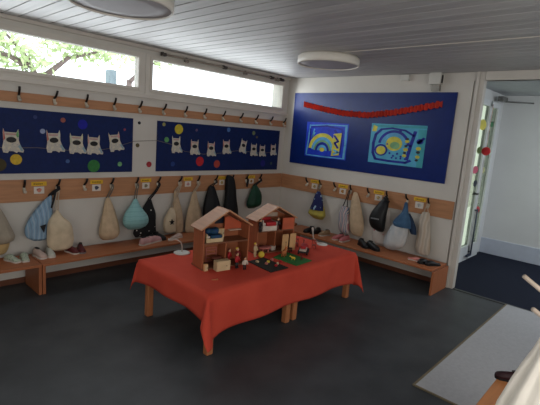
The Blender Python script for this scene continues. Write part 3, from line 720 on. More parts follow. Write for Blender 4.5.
def animal(x, y, rot, label, mt, s=1.0):
    t = MB(); 
    t.rings([[(s * px, s * ry * math.cos(2 * PI * k / 10), s * (pz + rz * math.sin(2 * PI * k / 10))) for k in range(10)] for px, pz, ry, rz in [(-.034, .032, .004, .004), (-.03, .033, .014, .014), (-.012, .033, .016, .016), (.012, .034, .017, .017), (.026, .04, .012, .013), (.036, .052, .009, .010), (.046, .055, .010, .010), (.058, .052, .006, .006)]])
    for a in (-.024, .018):
        for b in (-.009, .009): t.tube([(a * s, b * s, .028 * s), (a * s - .002, b * s, .014 * s), (a * s, b * s, 0)], [.006 * s, .0045 * s, .005 * s], 6)
    t.tube([(-.032 * s, 0, .036 * s), (-.044 * s, 0, .028 * s)], [.004 * s, .002 * s], 6)
    for b in (-.006, .006): t.tube([(.044 * s, b * s, .062 * s), (.042 * s, b * 1.4 * s, .071 * s)], [.004 * s, .0015 * s], 6)
    tag(t.build('toy_animal', mt, loc=(x, y, TT + .0065), rotz=rot), label, 'toy animal')
animal(-2.06, -1.93, .4, 'orange tan toy animal, biggest at the back of the green play mat', mat('toy_tan', (190, 110, 60), .6), 1.25)
animal(-2.08, -2.06, 2.2, 'small yellowish toy animal in the middle of the green play mat', TYEL, .6)
animal(-2.0, -2.10, 1.0, 'tiny brown toy animal toward the front of the green play mat', TBRN, .55)
# toys to the right: cart, chairs
t = thing('toy_truck', 'red and white toy truck with black wheels beside the green play mat', 'toy vehicle', (-1.80, -1.96, TT), .55)
m = MB(); m.box((-.085, -.035, .022), (.085, .035, .038), bev=.004); m.build('chassis', TBLACK, t)
m = MB(); m.box((-.08, -.033, .038), (.03, .033, .06), bev=.004); m.build('bed', TWHITE, t)
m = MB(); m.box((-.07, -.026, .0605), (.0, .026, .092), bev=.006); m.build('load', TRED, t)
m = MB(); m.box((.035, -.033, .038), (.083, .033, .085), bev=.008); m.build('cab', TRED, t)
for sx in (-.05, .055):
    for sy in (-1, 1):
        m = MB(); m.lathe([(.008, -.007), (.021, -.007), (.021, .007), (.008, .007)], 16, M=Matrix.Translation((sx, sy * .043, .0212)) @ Matrix.Rotation(PI / 2, 4, 'X')); m.build('wheel', TBLACK, t)
def tchair(x, y, rot, label, mt, s=1.0):
    t = thing('toy_chair', label, 'toy furniture', (x, y, TT), rot)
    m = MB(); m.box((-.025 * s, -.025 * s, .035 * s), (.025 * s, .025 * s, .042 * s), bev=.002); m.build('seat', mt, t)
    m = MB()
    for a in (-.02, 0, .02): m.box((a * s - .003, .021 * s, .0425 * s), (a * s + .003, .026 * s, .09 * s))
    m.box((-.025 * s, .0205 * s, .085 * s), (.025 * s, .0265 * s, .10 * s)); m.build('backrest', mt, t)
    for a in (-1, 1):
        for b in (-1, 1):
            m = MB(); m.box((a * .021 * s - .004, b * .021 * s - .004, 0), (a * .021 * s + .004, b * .021 * s + .004, .0348 * s)); m.build('leg', mt, t)
TDB = mat('toy_dark_wood', (70, 34, 28), .6); TRB = mat('toy_red_wood', (130, 50, 36), .6)
tchair(-1.90, -1.85, .3, 'dark wooden toy chair right beside the shutter doors', TDB, 1.1)
tchair(-1.84, -1.80, -.5, 'dark wooden toy chair behind the toy truck', TDB, 1.0)
tchair(-1.64, -1.86, .8, 'reddish toy chair between the toy truck and the curved white lamp', TRB, 1.0)
tchair(-1.55, -1.90, -.9, 'reddish toy chair, outermost toward the curved white lamp', TRB, .9)
tchair(-1.66, -1.74, 2.6, 'reddish toy chair at the back edge of the table', TRB, .9)
m = MB(); m.box((-.02, -.006, 0), (.02, .006, .008), bev=.003); m.ball((.024, 0, .007), (.009, .009, .007), n=8)
tag(m.build('toy_spoon', mat('toy_copper', (190, 110, 70), .5), loc=(-3.02, -2.05, TT), rotz=-.6), 'tiny lone copper coloured toy lying near the front cloth corner', 'toy')

# curved-neck lamps on the table
def desk_lamp(x, y, pts, label, r=.06):
    t = thing('desk_lamp', label, 'lamp', (x, y, TT))
    m = MB(); m.lathe([(r, 0), (r, .006), (r * .9, .011), (r * .3, .014)], 28); m.build('base', WHITEP, t)
    m = MB(); m.tube(pts, .0065, 8); m.build('neck', mat('lamp_neck', (190, 176, 164), .5), t)
    q = Vector(pts[-1]); d = (q - Vector(pts[-2])).normalized()
    m = MB(); m.tube([q, q + d * .02, q + d * .05], [.008, .012, .014], 12); m.build('lamp_head', mat('lamp_neck', (190, 176, 164)), t)
desk_lamp(-2.815, -1.325, [(0, 0, .012), (.005, .005, .06), (.0, .02, .10), (-.03, .04, .125), (-.06, .05, .125)], 'small white curved-neck lamp at the back edge near the first dollhouse', .075)
desk_lamp(-1.345, -1.86, [(.02, 0, .012), (-.02, .01, .018), (-.06, .04, .03), (-.09, .06, .07), (-.09, .07, .11), (-.07, .09, .135)], 'small white curved-neck lamp at the table end facing the painting board', .06)

# ------------------------------------------------------------------ bags
def catmull(rows, n):
    # resample (u,z,w) rows smoothly
    out = []; k = len(rows)
    for i in range(k - 1):
        p0 = rows[max(i - 1, 0)]; p1 = rows[i]; p2 = rows[i + 1]; p3 = rows[min(i + 2, k - 1)]
        for j in range(n):
            t = j / n
            out.append(tuple(.5 * ((2 * b) + (c - a) * t + (2 * a - 5 * b + 4 * c - d) * t * t + (3 * b - a - 3 * c + d) * t ** 3) for a, b, c, d in zip(p0, p1, p2, p3)))
    out.append(rows[-1]); return out
def pouch(F, L, rows, depth, dmax=.085, folds=7, amp=.07, seed=0, d0=.028, bottom=True, n=36):
    rr = catmull(rows, 5)
    if bottom: # rounded bottom
        u, z, w = rr[-1]; rr += [(u, z - w * .22, w * .72), (u, z - w * .32, w * .35), (u, z - w * .35, w * .1)]
    u, z, w = rr[0]; rr = [(u, z + .008, w * .55)] + rr
    rg = []; R_ = random.Random(seed); ph = R_.uniform(0, 6); nz = len(rr)
    wmax = max(q[2] for q in rr)
    for i, (u, z, w) in enumerate(rr):
        hd = min(dmax, max(.012, depth * w)); f = i / nz
        a_ = amp * (1.25 - f) if i < nz - 3 else amp * .2
        ring = []
        for k in range(n):
            th = 2 * PI * k / n
            m = 1 + a_ * math.sin(folds * th + ph + 1.2 * math.sin(f * 4 + ph)) + a_ * .5 * math.sin((folds * 2 - 3) * th + f * 5)
            ring.append(F(u + w * m * math.cos(th), d0 + hd + hd * m * math.sin(th) * (1 if math.sin(th) > 0 else .9), z) - L)
        rg.append(ring)
    return rg
def bag(wall, hu, rows, label, mt, cordm=None, depth=.62, folds=7, amp=.06, name='drawstring_bag', cat='bag', top=None, cord_r=.006, seed=1, dmax=.085, bottom=True, base=None, hz=.965, d0=.03):
    F = WF[wall]; z0 = min(q[1] for q in rows); L = F(rows[-1][0], .08, z0)
    t = thing(name, label, cat, L, group='bags hanging on the coat rails')
    m = MB(); m.rings(pouch(F, L, rows, depth, dmax, folds, amp, seed, bottom=bottom, d0=d0)); m.build('pouch', mt, t)
    if cordm:
        u, z, w = rows[0]; hd = min(dmax, depth * w) + d0
        for sg in (-1, 1):
            c = MB(); c.tube([F(hu + .004 * sg, .062, hz) - L, F(hu + .010 * sg, .07, hz - .03) - L, F((hu * .5 + u * .5) + .012 * sg, .07, (hz + z) / 2) - L, F(u + w * .6 * sg, hd, z + .01) - L, F(u + w * .8 * sg, hd, z - .03) - L], cord_r, 6); c.build('cord', cordm, t)
    return t, L, F
BEIGE = mat('cotton_beige', (196, 172, 142), .9, var=.08, scale=14, spec=.1); BEIGE2 = mat('cotton_cream', (206, 188, 160), .9, var=.07, scale=12, spec=.1); GREY = mat('cotton_grey', (160, 150, 134), .9, var=.08, scale=12, spec=.1)
CORDW = mat('cord_white', (190, 172, 150), .8); CORDB = mat('cord_black', (20, 20, 24), .7); CORDG = mat('cord_grey', (110, 106, 96), .8)
BLUEB = stripes_mat('bag_blue_stripes', [(116, 140, 164), (132, 166, 190), (122, 152, 180), (156, 178, 194)], 'X', 7, .8, 3.0)
MINT = stripes_mat('bag_mint', [(128, 176, 176), (144, 190, 190), (136, 184, 184)], 'Z', 7, .8, 2.0)
DOT = speckle_mat('bag_dotted', (14, 14, 16), (210, 204, 196), 17, .14, .8)
NYLON = mat('nylon_black', (16, 17, 20), .55, var=.15, scale=10)
NAVY = mat('jacket_black', (10, 11, 15), .7, var=.2, scale=8)
GREENB = mat('nylon_green', (14, 62, 42), .6, var=.15, scale=8)
bag('L', -4.03, [(-4.0, 0.817, 0.024), (-3.986, 0.75, 0.047), (-3.986, 0.713, 0.063), (-3.983, 0.628, 0.092), (-3.969, 0.522, 0.117), (-3.967, 0.47, 0.105)], 'grey beige cloth bag half cut off by the picture edge', GREY, CORDG, seed=2)
bag('L', -4.03, [(-3.976, 0.64, 0.05), (-3.983, 0.51, 0.09), (-3.981, 0.41, 0.1), (-3.98, 0.34, 0.075)], 'yellowish cream bag showing below the grey beige one at the picture edge', mat('cotton_yellowish', (200, 170, 120), .9, spec=.1), None, depth=.3, seed=3, d0=.005, dmax=.03)
t, L, F = bag('L', -3.44, [(-3.51, 0.862, 0.016), (-3.555, 0.793, 0.051), (-3.605, 0.686, 0.094), (-3.638, 0.568, 0.120), (-3.638, 0.487, 0.112), (-3.625, 0.45, 0.080)], 'light blue striped drawstring bag with thick black cords', BLUEB, CORDB, folds=9, amp=.08, cord_r=.011, seed=4, dmax=.055)
m = MB(); m.prism([(-3.655, .60), (-3.60, .615), (-3.62, .53)], lambda u, w, d: F(u, d, w) - L, .185, .19); m.build('patch', BLACKP, t)
c = MB(); c.tube([F(-3.47, .07, .93) - L, F(-3.495, .11, .86) - L, F(-3.53, .13, .76) - L], [.012, .010, .008], 8); c.build('cord', CORDB, t)
bag('L', -3.44, [(-3.47, 0.72, 0.016), (-3.482, 0.66, 0.06), (-3.470, 0.60, 0.105), (-3.460, 0.51, 0.122), (-3.460, 0.42, 0.125), (-3.460, 0.355, 0.112)], 'plump cream cotton bag hanging next to the light blue striped one', BEIGE2, CORDW, seed=5, amp=.04, depth=.6, d0=.10, dmax=.07)
bag('L', -2.87, [(-2.912, 0.805, 0.02), (-2.912, 0.738, 0.046), (-2.911, 0.625, 0.075), (-2.914, 0.512, 0.104), (-2.915, 0.421, 0.113), (-2.912, 0.37, 0.095)], 'lone slim beige cotton bag between the cream one and the mint one', BEIGE, CORDG, folds=10, amp=.06, seed=6)
bag('L', -2.28, [(-2.38, 0.75, 0.025), (-2.395, 0.677, 0.06), (-2.415, 0.582, 0.105), (-2.435, 0.461, 0.13), (-2.45, 0.377, 0.15), (-2.43, 0.32, 0.145)], 'black bag with small white dots behind the mint one', DOT, CORDB, seed=8, cord_r=.008, depth=.3, dmax=.04, bottom=False, d0=.01)
bag('L', -2.565, [(-2.60, 0.78, 0.022), (-2.615, 0.71, 0.06), (-2.63, 0.655, 0.105), (-2.63, 0.590, 0.145), (-2.63, 0.525, 0.150), (-2.625, 0.475, 0.122)], 'round mint green drawstring bag with fine stripes', MINT, CORDG, folds=11, seed=7, amp=.05, depth=.6, dmax=.10, d0=.07)
t, L, F = bag('L', -1.97, [(-2.075, 0.63, 0.03), (-2.115, 0.529, 0.072), (-2.13, 0.428, 0.085), (-2.118, 0.345, 0.08)], 'beige bag with a black star on its side', BEIGE2, CORDW, seed=9, depth=.7)
st = [((.035 if i % 2 == 0 else .015) * math.sin(i * PI / 5), (.038 if i % 2 == 0 else .016) * math.cos(i * PI / 5)) for i in range(10)]
m = MB(); m.prism([(-2.135 + a, .475 + b) for a, b in st], lambda u, w, d: F(u, d, w) - L, .125, .155); m.build('star_print', BLACKP, t)
bag('L', -1.97, [(-2.03, 0.839, 0.018), (-2.02, 0.737, 0.04), (-2.0, 0.582, 0.066), (-1.98, 0.41, 0.07), (-1.97, 0.31, 0.06)], 'long narrow beige bag hanging beside the star one', BEIGE, CORDW, folds=6, seed=10, depth=.5)
bag('L', -1.68, [(-1.735, 0.824, 0.024), (-1.745, 0.693, 0.062), (-1.748, 0.52, 0.112), (-1.744, 0.345, 0.135), (-1.74, 0.29, 0.12)], 'wide tent-shaped beige bag partly behind the first dollhouse', BEIGE, CORDW, folds=6, amp=.08, seed=11, depth=.4)
t, L, F = bag('L', -1.39, [(-1.465, 0.879, 0.045), (-1.472, 0.77, 0.088), (-1.474, 0.661, 0.122), (-1.471, 0.564, 0.142), (-1.463, 0.452, 0.142), (-1.449, 0.38, 0.105)], 'black nylon bag with a small white mark above the first dollhouse roof', NYLON, CORDB, seed=12, depth=.5)
m = MB(); m.prism(disc(-1.445, .60, .02, 10, 1.3), lambda u, w, d: F(u, d, w) - L, .165, .183); m.build('print_mark', mat('mark_grey', (110, 112, 116), .6), t)
bag('L', -1.10, [(-1.165, 1.02, 0.035), (-1.155, 0.978, 0.070), (-1.143, 0.823, 0.090), (-1.145, 0.681, 0.105), (-1.14, 0.523, 0.124), (-1.132, 0.38, 0.12)], 'dark jacket hanging in a long narrow fold above the dollhouse ridge', NAVY, None, folds=5, amp=.09, name='jacket', cat='jacket', seed=13, depth=.6, bottom=False)
m = MB(); m.tube([(.0, -.055, .03), (.0, -.075, .0), (-.006, -.07, -.06), (-.004, -.066, -.10)], [.010, .014, .016, .010], 8)
tag(m.build('strap', CORDB, loc=(-.81, 0, .95)), 'short black strap loop hanging from the hook before the green bag', 'strap')
bag('L', -.53, [(-.642, 0.86, 0.04), (-.655, 0.77, 0.098), (-.678, 0.681, 0.128), (-.695, 0.592, 0.132), (-.70, 0.55, 0.09)], 'dark green drawstring bag, nearest to the room corner on the label rail', GREENB, CORDB, folds=6, seed=14, cord_r=.011)
# right wall
YEL = mat('bag_yellow', (190, 172, 70), .8, scale=14, rgb2=(170, 160, 84)); NAVYP = speckle_mat('bag_navy_print', (18, 30, 86), (150, 180, 200), 18, .3, .8)
bag('R', -.81, [(-.812, 0.854, 0.031), (-.834, 0.768, 0.072), (-.841, 0.68, 0.092), (-.842, 0.60, 0.115)], 'navy patterned upper bag layered over a yellow one', NAVYP, CORDG, seed=15, depth=.6, bottom=False, d0=.05)
bag('R', -.81, [(-.841, 0.655, 0.085), (-.842, 0.59, 0.125), (-.846, 0.53, 0.148), (-.852, 0.485, 0.11)], 'round yellow bag bulging out below the navy patterned one', YEL, None, seed=16, depth=.55, d0=.03, amp=.04)
STR = stripes_mat('bag_multicolour', [(206, 200, 194), (150, 60, 70), (200, 200, 204), (80, 136, 170), (60, 60, 90), (206, 196, 186)], 'Y', 5.5, .8, 4.0)
bag('R', -1.33, [(-1.285, 0.714, 0.055), (-1.286, 0.629, 0.075), (-1.295, 0.531, 0.083), (-1.313, 0.41, 0.083), (-1.325, 0.36, 0.07)], 'narrow bag with blue, red and white stripes', STR, CORDB, seed=17, depth=.6, cord_r=.007)
bag('R', -1.33, [(-1.415, 0.934, 0.029), (-1.440, 0.841, 0.063), (-1.468, 0.706, 0.086), (-1.497, 0.572, 0.105), (-1.515, 0.45, 0.102), (-1.52, 0.37, 0.08)], 'long plain beige bag next to the striped one', BEIGE, None, seed=18, depth=.45, folds=6)
bag('R', -1.885, [(-1.878, 0.80, 0.06), (-1.873, 0.541, 0.125), (-1.877, 0.407, 0.13), (-1.885, 0.335, 0.11)], 'white bag with a pink print half hidden behind the black backpack', speckle_mat('bag_white_print', (196, 188, 180), (190, 100, 110), 9, .14, .85), None, seed=20, depth=.3, dmax=.03, d0=.005)
t, L, F = bag('R', -1.885, [(-1.908, 0.934, 0.04), (-1.89, 0.851, 0.075), (-1.858, 0.739, 0.106), (-1.849, 0.643, 0.114), (-1.862, 0.552, 0.094), (-1.88, 0.51, 0.055)], 'black drop-shaped sling backpack with a grey logo strip', NYLON, CORDB, seed=19, depth=.7, amp=.02, folds=4, name='backpack', cat='backpack', d0=.075, cord_r=.011)
m = MB(); m.box(F(-1.80, .228, .67) - L, F(-1.91, .24, .685) - L); m.build('logo_strip', mat('strip_grey', (120, 122, 124), .6), t)
c = MB(); c.tube([F(-1.89, .12, .95) - L, F(-1.93, .14, .93) - L, F(-1.975, .13, .905) - L], [.016, .018, .010], 8); c.build('strap', CORDB, t)
DENIM = mat('jacket_denim', (70, 104, 136), .85, scale=10, rgb2=(48, 80, 112)); WBAG = mat('bag_white', (202, 202, 200), .85, scale=9, rgb2=(170, 176, 180), bump=.2)
bag('R', -2.165, [(-2.18, 0.684, 0.085), (-2.17, 0.58, 0.115), (-2.15, 0.48, 0.13), (-2.12, 0.39, 0.125), (-2.08, 0.335, 0.085)], 'creased white bag hanging under the denim blue jacket', WBAG, None, seed=21, depth=.5, folds=8, amp=.09, d0=.12)
t, L, F = bag('R', -2.165, [(-2.195, 0.935, 0.018), (-2.203, 0.818, 0.039), (-2.204, 0.753, 0.079), (-2.199, 0.688, 0.110), (-2.215, 0.64, 0.112)], 'denim blue jacket hung by its collar over the white bag', DENIM, None, seed=22, depth=.62, bottom=False, name='jacket', cat='jacket', d0=.11, folds=6, amp=.08)
m = MB(); rows = [(-2.248, 0.8, 0.02), (-2.285, 0.732, 0.035), (-2.325, 0.639, 0.044), (-2.345, 0.568, 0.034)]
m.rings(pouch(F, L, rows, .9, .05, 4, .06, 23, bottom=False, d0=.10)); m.build('sleeve', mat('jacket_denim_dark', (34, 54, 80), .85), t)
bag('R', -2.44, [(-2.43, 0.847, 0.045), (-2.434, 0.736, 0.066), (-2.452, 0.578, 0.078), (-2.46, 0.429, 0.09), (-2.465, 0.345, 0.075)], 'pale beige bag hanging nearest to the doorway', stripes_mat('bag_pale', [(186, 170, 150), (200, 190, 176), (176, 166, 152)], 'Y', 4, .9, 3), CORDW, seed=24, depth=.5, folds=8)

# ------------------------------------------------------------------ shoes
def shoe(x, y, rot, label, mt, sole, s=1.0, name='shoe', open_=False):
    t = thing(name, label, 'shoe', (x, y, BH), rot, group='shoes on the benches')
    def outline(k, wsc): # along x heel(-.09)..toe(.09)
        return None
    prof = [(-.092, .020), (-.085, .030), (-.06, .034), (-.02, .031), (.02, .036), (.055, .040), (.08, .033), (.093, .018)]
    poly = [(px * s, w * s) for px, w in prof] + [(px * s, -w * s) for px, w in reversed(prof)]
    m = MB(); m.prism(poly, lambda a, b, d: Vector((a, b, d)), 0, .014 * s); m.build('sole', sole, t)
    m = MB(); rg = []
    hh = [(.03, .92), (.062, .94), (.068, .92), (.06, .9), (.05, .92), (.040, .94), (.030, .92), (.018, .85)]
    if open_: hh = [(.012, .95), (.014, .95), (.016, .95), (.03, .95), (.045, .96), (.042, .96), (.032, .94), (.018, .85)]
    for (px, w), (h, k) in zip(prof, hh):
        rg.append([(px * s, w * k * s * math.cos(PI * i / 8) * (1 if i in (0, 8) else .96), .0142 * s + h * s * math.sin(PI * i / 8) ** .8) for i in range(9)])
    m.rings(rg); m.build('upper', mt, t)
    if not open_:
        m = MB(); m.prism([( -.045 * s + .032 * s * math.cos(a), .017 * s * math.sin(a)) for a in [2 * PI * i / 14 for i in range(14)]], lambda a, b, d: Vector((a, b, d)), .0775 * s, .0835 * s); m.build('opening', BLACKP, t)
PALEG = speckle_mat('shoe_pale_green', (176, 184, 164), (110, 140, 120), 60, .3, .8); PINKSH = mat('shoe_pink', (206, 160, 158), .7); DKRED = mat('shoe_dark_red', (90, 30, 32), .6); TANSH = mat('shoe_tan', (150, 122, 92), .7); WSOLE = mat('sole_white', (206, 200, 190), .6)
for a in [(-3.90, -.20, 1.9, 'pale green patterned slipper on the bench by the picture edge', PALEG, WSOLE, 1, 'slipper', True),
          (-3.80, -.21, 1.4, 'pale green patterned slipper, further from the picture edge', PALEG, WSOLE, 1, 'slipper', True),
          (-3.665, -.20, -1.4, 'pinkish white shoe over the joint between the two benches', mat('shoe_blush', (196, 172, 160), .7), WSOLE),
          (-3.57, -.20, -1.7, 'white shoe with a grey upper just under the cream bag', mat('shoe_white', (196, 196, 184), .7), WSOLE),
          (-3.365, -.21, -1.3, 'dark red shoe beside the plump cream bag, inner one', DKRED, WSOLE, .95),
          (-3.275, -.22, -1.8, 'dark red shoe beside the plump cream bag, outer one', DKRED, mat('sole_grey', (120, 118, 120), .6), .95),
          (-2.57, -.30, .35, 'pink and white shoe under the mint bag', PINKSH, WSOLE, 1.1),
          (-2.45, -.27, .3, 'pink and white shoe under the black dotted bag', PINKSH, WSOLE, 1.1),
          (-2.335, -.19, -1.2, 'black shoe behind the pink and white ones', BLACKP, BLACKP),
          (-2.13, -.25, .2, 'pale pink slipper below the star bag', mat('shoe_blush', (196, 172, 160)), WSOLE, .95, 'slipper', True)]: shoe(*a)
for a in [(-.33, -.90, 2.9, 'black shoe on the bench under the yellow bag, closer to the corner', BLACKP, BLACKP),
          (-.31, -1.00, 3.0, 'black shoe on the bench under the yellow bag, closer to the tan one', BLACKP, BLACKP),
          (-.29, -1.14, 2.9, 'tan shoe beside the pair of black shoes under the yellow bag', TANSH, WSOLE),
          (-.30, -1.38, 2.8, 'rose coloured shoe under the striped bag', mat('shoe_rose', (190, 110, 112), .7), WSOLE),
          (-.30, -1.48, 3.1, 'rose coloured shoe under the long plain beige bag', mat('shoe_rose', (190, 110, 112), .7), WSOLE),
          (-.31, -1.78, -2.1, 'black shoe under the backpack, toward the striped bag', BLACKP, BLACKP, 1.15),
          (-.31, -1.92, -1.9, 'black shoe under the backpack, toward the white bag', BLACKP, BLACKP, 1.15),
          (-.30, -2.47, -1.4, 'pink and white slipper under the pale beige bag', mat('shoe_coral', (206, 130, 120), .7), WSOLE, .8, 'slipper', True),
          (-.30, -2.60, 2.6, 'black open slipper near the end of the bench by the doorway', BLACKP, BLACKP, 1.0, 'slipper', True),
          (-.30, -2.69, 2.5, 'black open slipper at the very end of the bench by the doorway', BLACKP, BLACKP, 1.0, 'slipper', True)]: shoe(*a)

# ------------------------------------------------------------------ door stickers
def sticker(x, z, r, rgb, label, sx=1.0, d=.0):
    m = MB(); m.prism(disc(0, 0, r, 20), lambda a, b, dd: Vector((a * sx, -dd, b)), .006, .009)
    tag(m.build('window_sticker', mat('sticker_%d_%d_%d' % rgb, rgb, .6), loc=(x, HY - .012 - d, z)), label, 'sticker', 'stickers on the glazed hall door')
for a in [(1.38, 1.36, .055, (206, 96, 120), 'pink paper sticker on the near pane of the hall door', 2.2), (1.47, 1.16, .045, (40, 44, 60), 'dark blue sticker under the pink one on the hall door', 1.8),
          (1.42, 1.64, .05, (96, 120, 60), 'green sticker above the pink one on the hall door', 2.0), (1.74, .74, .06, (190, 40, 56), 'red sticker low on the far pane of the hall door', 2.2),
          (1.40, 2.0, .075, (216, 204, 90), 'yellow sticker near the top of the hall door', 2.0), (1.80, 2.03, .04, (60, 120, 80), 'small green sticker near the top of the far pane', 2.0), (1.72, 1.35, .05, (180, 180, 130), 'pale yellow sticker in the middle of the far pane', 2.0)]: sticker(*a)
t = MB(); t.lathe([(.02, -.008), (.056, -.006), (.06, 0), (.056, .006), (.02, .008)], 24, M=Matrix.Rotation(PI / 2, 4, 'Y')); t.tube([(0, 0, .058), (0, 0, .66)], .0015, 5)
tag(t.build('hanging_disc', mat('hang_red', (196, 36, 46), .6), loc=(1.42, HY - .11, 1.635)), 'bright red disc hanging in front of the hall door glass', 'hanging decoration')

# ------------------------------------------------------------------ close foreground: coat stand, bag, stool
t = thing('coat_stand', 'wooden coat stand with slanted pale pegs at the picture edge', 'coat stand', (-3.36, -4.33, 0))
PEG = wood('peg_wood', (214, 196, 178), 'Z', .5); 
m = MB(); m.lathe([(.024, .03), (.022, .6), (.02, 1.2), (.014, 1.24)], 16); m.build('post', BEN_Z, t)
for a in range(4):
    m = MB(); an = a * PI / 2 + .2; m.tube([(.01 * math.cos(an), .01 * math.sin(an), .10), (.18 * math.cos(an), .18 * math.sin(an), .04), (.27 * math.cos(an), .27 * math.sin(an), .015)], [.014, .014, .013], 8); m.build('foot', BEN_Z, t)
def at(p): return (p[0] + 3.36, p[1] + 4.33, p[2])
for tip, root in [((-3.5, -4.184, 1.264), (-3.375, -4.315, 1.14)), ((-3.487, -4.224, 1.159), (-3.37, -4.32, 1.06)), ((-3.24, -4.2, 1.26), (-3.35, -4.315, 1.14)), ((-3.3, -4.47, 1.26), (-3.35, -4.345, 1.14))]:
    m = MB(); m.tube([at(root), at(tip)], [.0085, .0075], 10); m.build('peg', PEG, t)
# cream bag hanging on the second peg, flaring downwards
P0 = Vector((-3.398, -4.280, 1.125))
ax_r = Vector((.6848, -.7245, 0)).normalized()     # sideways as seen from the room
ax_f = Vector((.7245, .6848, 0)).normalized()
rows = [(.0, .0, .012, .012), (.004, -.03, .026, .022), (.006, -.07, .034, .03), (.004, -.13, .052, .04), (.0, -.19, .076, .05), (-.006, -.26, .100, .058), (-.012, -.33, .118, .064), (-.016, -.42, .130, .07), (-.016, -.50, .128, .07), (-.014, -.56, .11, .06), (-.012, -.585, .06, .035)]
t = thing('cloth_bag', 'large cream cloth bag hanging on the coat stand at the picture edge', 'bag', tuple(P0 + Vector((0, 0, -.585))))
rg = []
for i, (o, z, w, d) in enumerate(rows):
    ring = []
    for k in range(48):
        th = 2 * PI * k / 48; mm = 1 + (.10 if 0 < i < 9 else .03) * math.sin(9 * th + .5 * math.sin(i)) + .03 * math.sin(17 * th)
        ring.append(ax_r * (o + w * mm * math.cos(th)) + ax_f * (d * mm * math.sin(th)) + Vector((0, 0, z + .585)))
    rg.append(ring)
m = MB(); m.rings(rg); m.build('pouch', mat('bag_cream_fg', (244, 238, 226), .9, var=.03, scale=10, spec=.1), t)
m = MB(); m.tube([(0, 0, .585), (.004, .002, .62), (-.004, .006, .62), (-.002, .002, .58)], .005, 6); m.build('cord', CORDW, t)
P1 = Vector((-3.42, -4.40, 1.10))
t = thing('cloth_bag', 'pinkish cream cloth bag behind the large cream one, cut off by the picture edge', 'bag', tuple(P1 + Vector((0, 0, -.60))))
rg = []
for i, (o, z, w, d) in enumerate(rows):
    rg.append([ax_r * (.05 + o + w * .8 * (1 + .05 * math.sin(7 * th)) * math.cos(th)) + ax_f * (d * .6 * math.sin(th)) + Vector((0, 0, z + .60)) for th in [2 * PI * k / 40 for k in range(40)]])
m = MB(); m.rings(rg); m.build('pouch', mat('bag_pink_fg', (240, 216, 198), .9, var=.04, scale=8, spec=.1), t)
m = MB(); m.tube([ax_r * .05 + Vector((0, 0, .60)), ax_r * .052 + Vector((.004, .002, .635)), ax_r * .045 + Vector((0, .004, .60))], .005, 6); m.build('cord', CORDW, t)
# low stool with a dark shoe
t = thing('stool', 'low wooden stool at the lower picture edge behind the cream bag', 'stool', (-2.66, -4.10, 0))
m = MB(); m.box((-.34, -.17, .275), (.34, .17, .30), bev=.006); m.build('seat', wood('stool_wood', (196, 128, 76), 'X'), t)
for sx in (-1, 1):
    for sy in (-1, 1):
        m = MB(); m.box((sx * .29 - .02, sy * .13 - .02, 0), (sx * .29 + .02, sy * .13 + .02, .2745), bev=.004); m.build('leg', wood('stool_wood', (196, 128, 76), 'Z'), t)
_bh = BH; BH = .3003
shoe(-2.30, -3.985, 1.9, 'dark red and black shoe on the low stool at the lower picture edge', mat('shoe_wine', (44, 12, 20), .6), BLACKP, .8)
BH = _bh

# ------------------------------------------------------------------ outside the windows
mb = MB(); mb.box((-30, .4, -.4), (40, 40, -.3)); struct(mb.build('ground', mat('outside_paving', (206, 204, 198), .9, var=.05)))
LEAF = mat('leaf_green', (196, 208, 160), .7, scale=6, rgb2=(164, 182, 128)); BARK = mat('bark', (120, 104, 100), .9)
def tree(x, y, h, label, blobs, branches, n, seed, size=.10):
    t = thing('tree', label, 'tree', (x, y, -.3)); R_ = random.Random(seed)
    m = MB(); m.tube([(0, 0, 0), (.03, .0, h * .4), (0, .05, h * .75)], [.14, .12, .08], 10)
    for pts in branches: m.tube([(a - x, b - y, c + .3) for a, b, c in pts], [.07, .045, .02][:len(pts)], 8)
    m.build('trunk', BARK, t)
    m = MB()
    for i in range(n):
        bx, by, bz, rx, ry, rz = R_.choice(blobs)
        v = Vector((R_.gauss(0, .45), R_.gauss(0, .45), R_.gauss(0, .45)))
        c = Vector((bx + v.x * rx - x, by + v.y * ry - y, bz + v.z * rz + .3)); s = size * R_.uniform(.5, 1.2)
        a = Vector((R_.uniform(-1, 1), R_.uniform(-1, 1), R_.uniform(-1, 1))).normalized(); b = a.orthogonal().normalized(); 
        m.add([c - a * s, c + b * s * .45, c + a * s, c - b * s * .45], [(0, 1, 2, 3)])
    m.build('foliage', LEAF, t, recalc=False)
tree(-1.7, 5.5, 3.4, 'leafy tree with grey branches close outside the first window', [(-2.4, 5.2, 3.0, .7, .6, .4), (-1.2, 5.4, 3.15, .8, .6, .25), (-.4, 5.4, 3.1, .9, .6, .28), (-2.0, 5.6, 2.7, .6, .6, .3), (-3.2, 5.2, 3.0, .7, .6, .5)],
     [[(-1.7, 5.5, 2.2), (-2.0, 5.4, 2.75), (-2.5, 5.2, 3.2)], [(-1.7, 5.5, 2.4), (-1.2, 5.4, 2.9), (-.4, 5.3, 3.2)], [(-2.0, 5.4, 2.6), (-2.4, 5.3, 2.75), (-3.0, 5.2, 2.8)]], 850, 5, .11)
tree(1.4, 7.5, 4.2, 'pale leafy tree further away, outside the second window', [(1.6, 7.5, 3.5, .9, .6, .3), (2.6, 7.5, 3.6, .7, .6, .2)], [[(1.4, 7.5, 2.8), (1.8, 7.5, 3.2), (2.4, 7.5, 3.6)]], 200, 8, .12)
t = thing('utility_box', 'grey box on a post standing outside the first window', 'utility box', (-.9, 4.0, -.3))
m = MB(); m.box((-.08, -.1, 1.9), (.07, .1, 2.94), bev=.02); m.build('cabinet', mat('box_grey', (120, 132, 138), .6), t)
m = MB(); m.tube([(0, 0, 0), (0, 0, 1.9)], .06, 10); m.build('post', mat('box_grey', (120, 132, 138)), t)

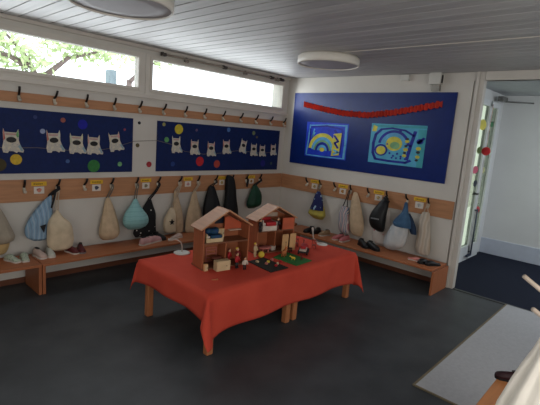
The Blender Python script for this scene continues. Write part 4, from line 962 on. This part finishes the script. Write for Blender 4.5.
# ------------------------------------------------------------------ light
wd = bpy.data.worlds.new('daylight'); bpy.context.scene.world = wd; wd.use_nodes = True
nt = wd.node_tree; bg = nt.nodes['Background']
bg.inputs['Color'].default_value = (.93, .97, 1.0, 1); bg.inputs['Strength'].default_value = 3.6
def area(name, loc, target, sx, sy, power, col=(1, 1, 1), spread=PI):
    l = bpy.data.lights.new(name, 'AREA'); l.shape = 'RECTANGLE'; l.size = sx; l.size_y = sy; l.energy = power; l.color = col; l.spread = spread
    o = bpy.data.objects.new(name, l); C.objects.link(o); o.location = loc
    o.rotation_euler = (Vector(target) - Vector(loc)).to_track_quat('-Z', 'Y').to_euler(); return o
area('fill_light_side', (-6.5, -3.6, 1.3), (0, -3.0, 1.9), 3.0, 1.2, 24, (1, .98, .95))  # added weak fill for the right wall and ceiling; no window here
area('fill_light_behind', (-3.4, -6.3, 1.4), (-2.6, 0, 1.75), 4.6, 1.3, 82, (1, .97, .93))  # added soft fill from behind the camera; wall_front has no window opening
area('window_light_strip', (-2.4, -.12, 2.2), (-2.4, -2.5, 1.9), 4.6, .3, 22, (.9, .96, 1))
area('hall_light', (1.3, -4.6, 2.42), (1.5, -3.9, 0), 1.8, 1.8, 56, (.86, .93, 1))

# ------------------------------------------------------------------ camera
cam = bpy.data.cameras.new('camera'); co = bpy.data.objects.new('camera', cam); C.objects.link(co)
R3 = [[0.6847982360359074, -0.724514524651173, 0.07829482416861576], [-0.06705121227046058, -0.1696279915993794, -0.9832245315282886], [0.7256414478619392, 0.6680606619427951, -0.1647405266149864]]
r_, d_, f_ = Vector(R3[0]), Vector(R3[1]), Vector(R3[2])
M3 = Matrix((r_, -d_, -f_)).transposed()
co.matrix_world = Matrix.Translation((-5.07584498, -4.46845835, 1.66842448)) @ M3.to_4x4()
cam.sensor_fit = 'HORIZONTAL'; cam.sensor_width = 36; cam.lens = 422.65 / 540 * 36; cam.clip_start = .05; cam.clip_end = 200
sc = bpy.context.scene; sc.camera = co
sc.view_settings.view_transform = 'Standard'; sc.view_settings.look = 'None'; sc.view_settings.exposure = 0
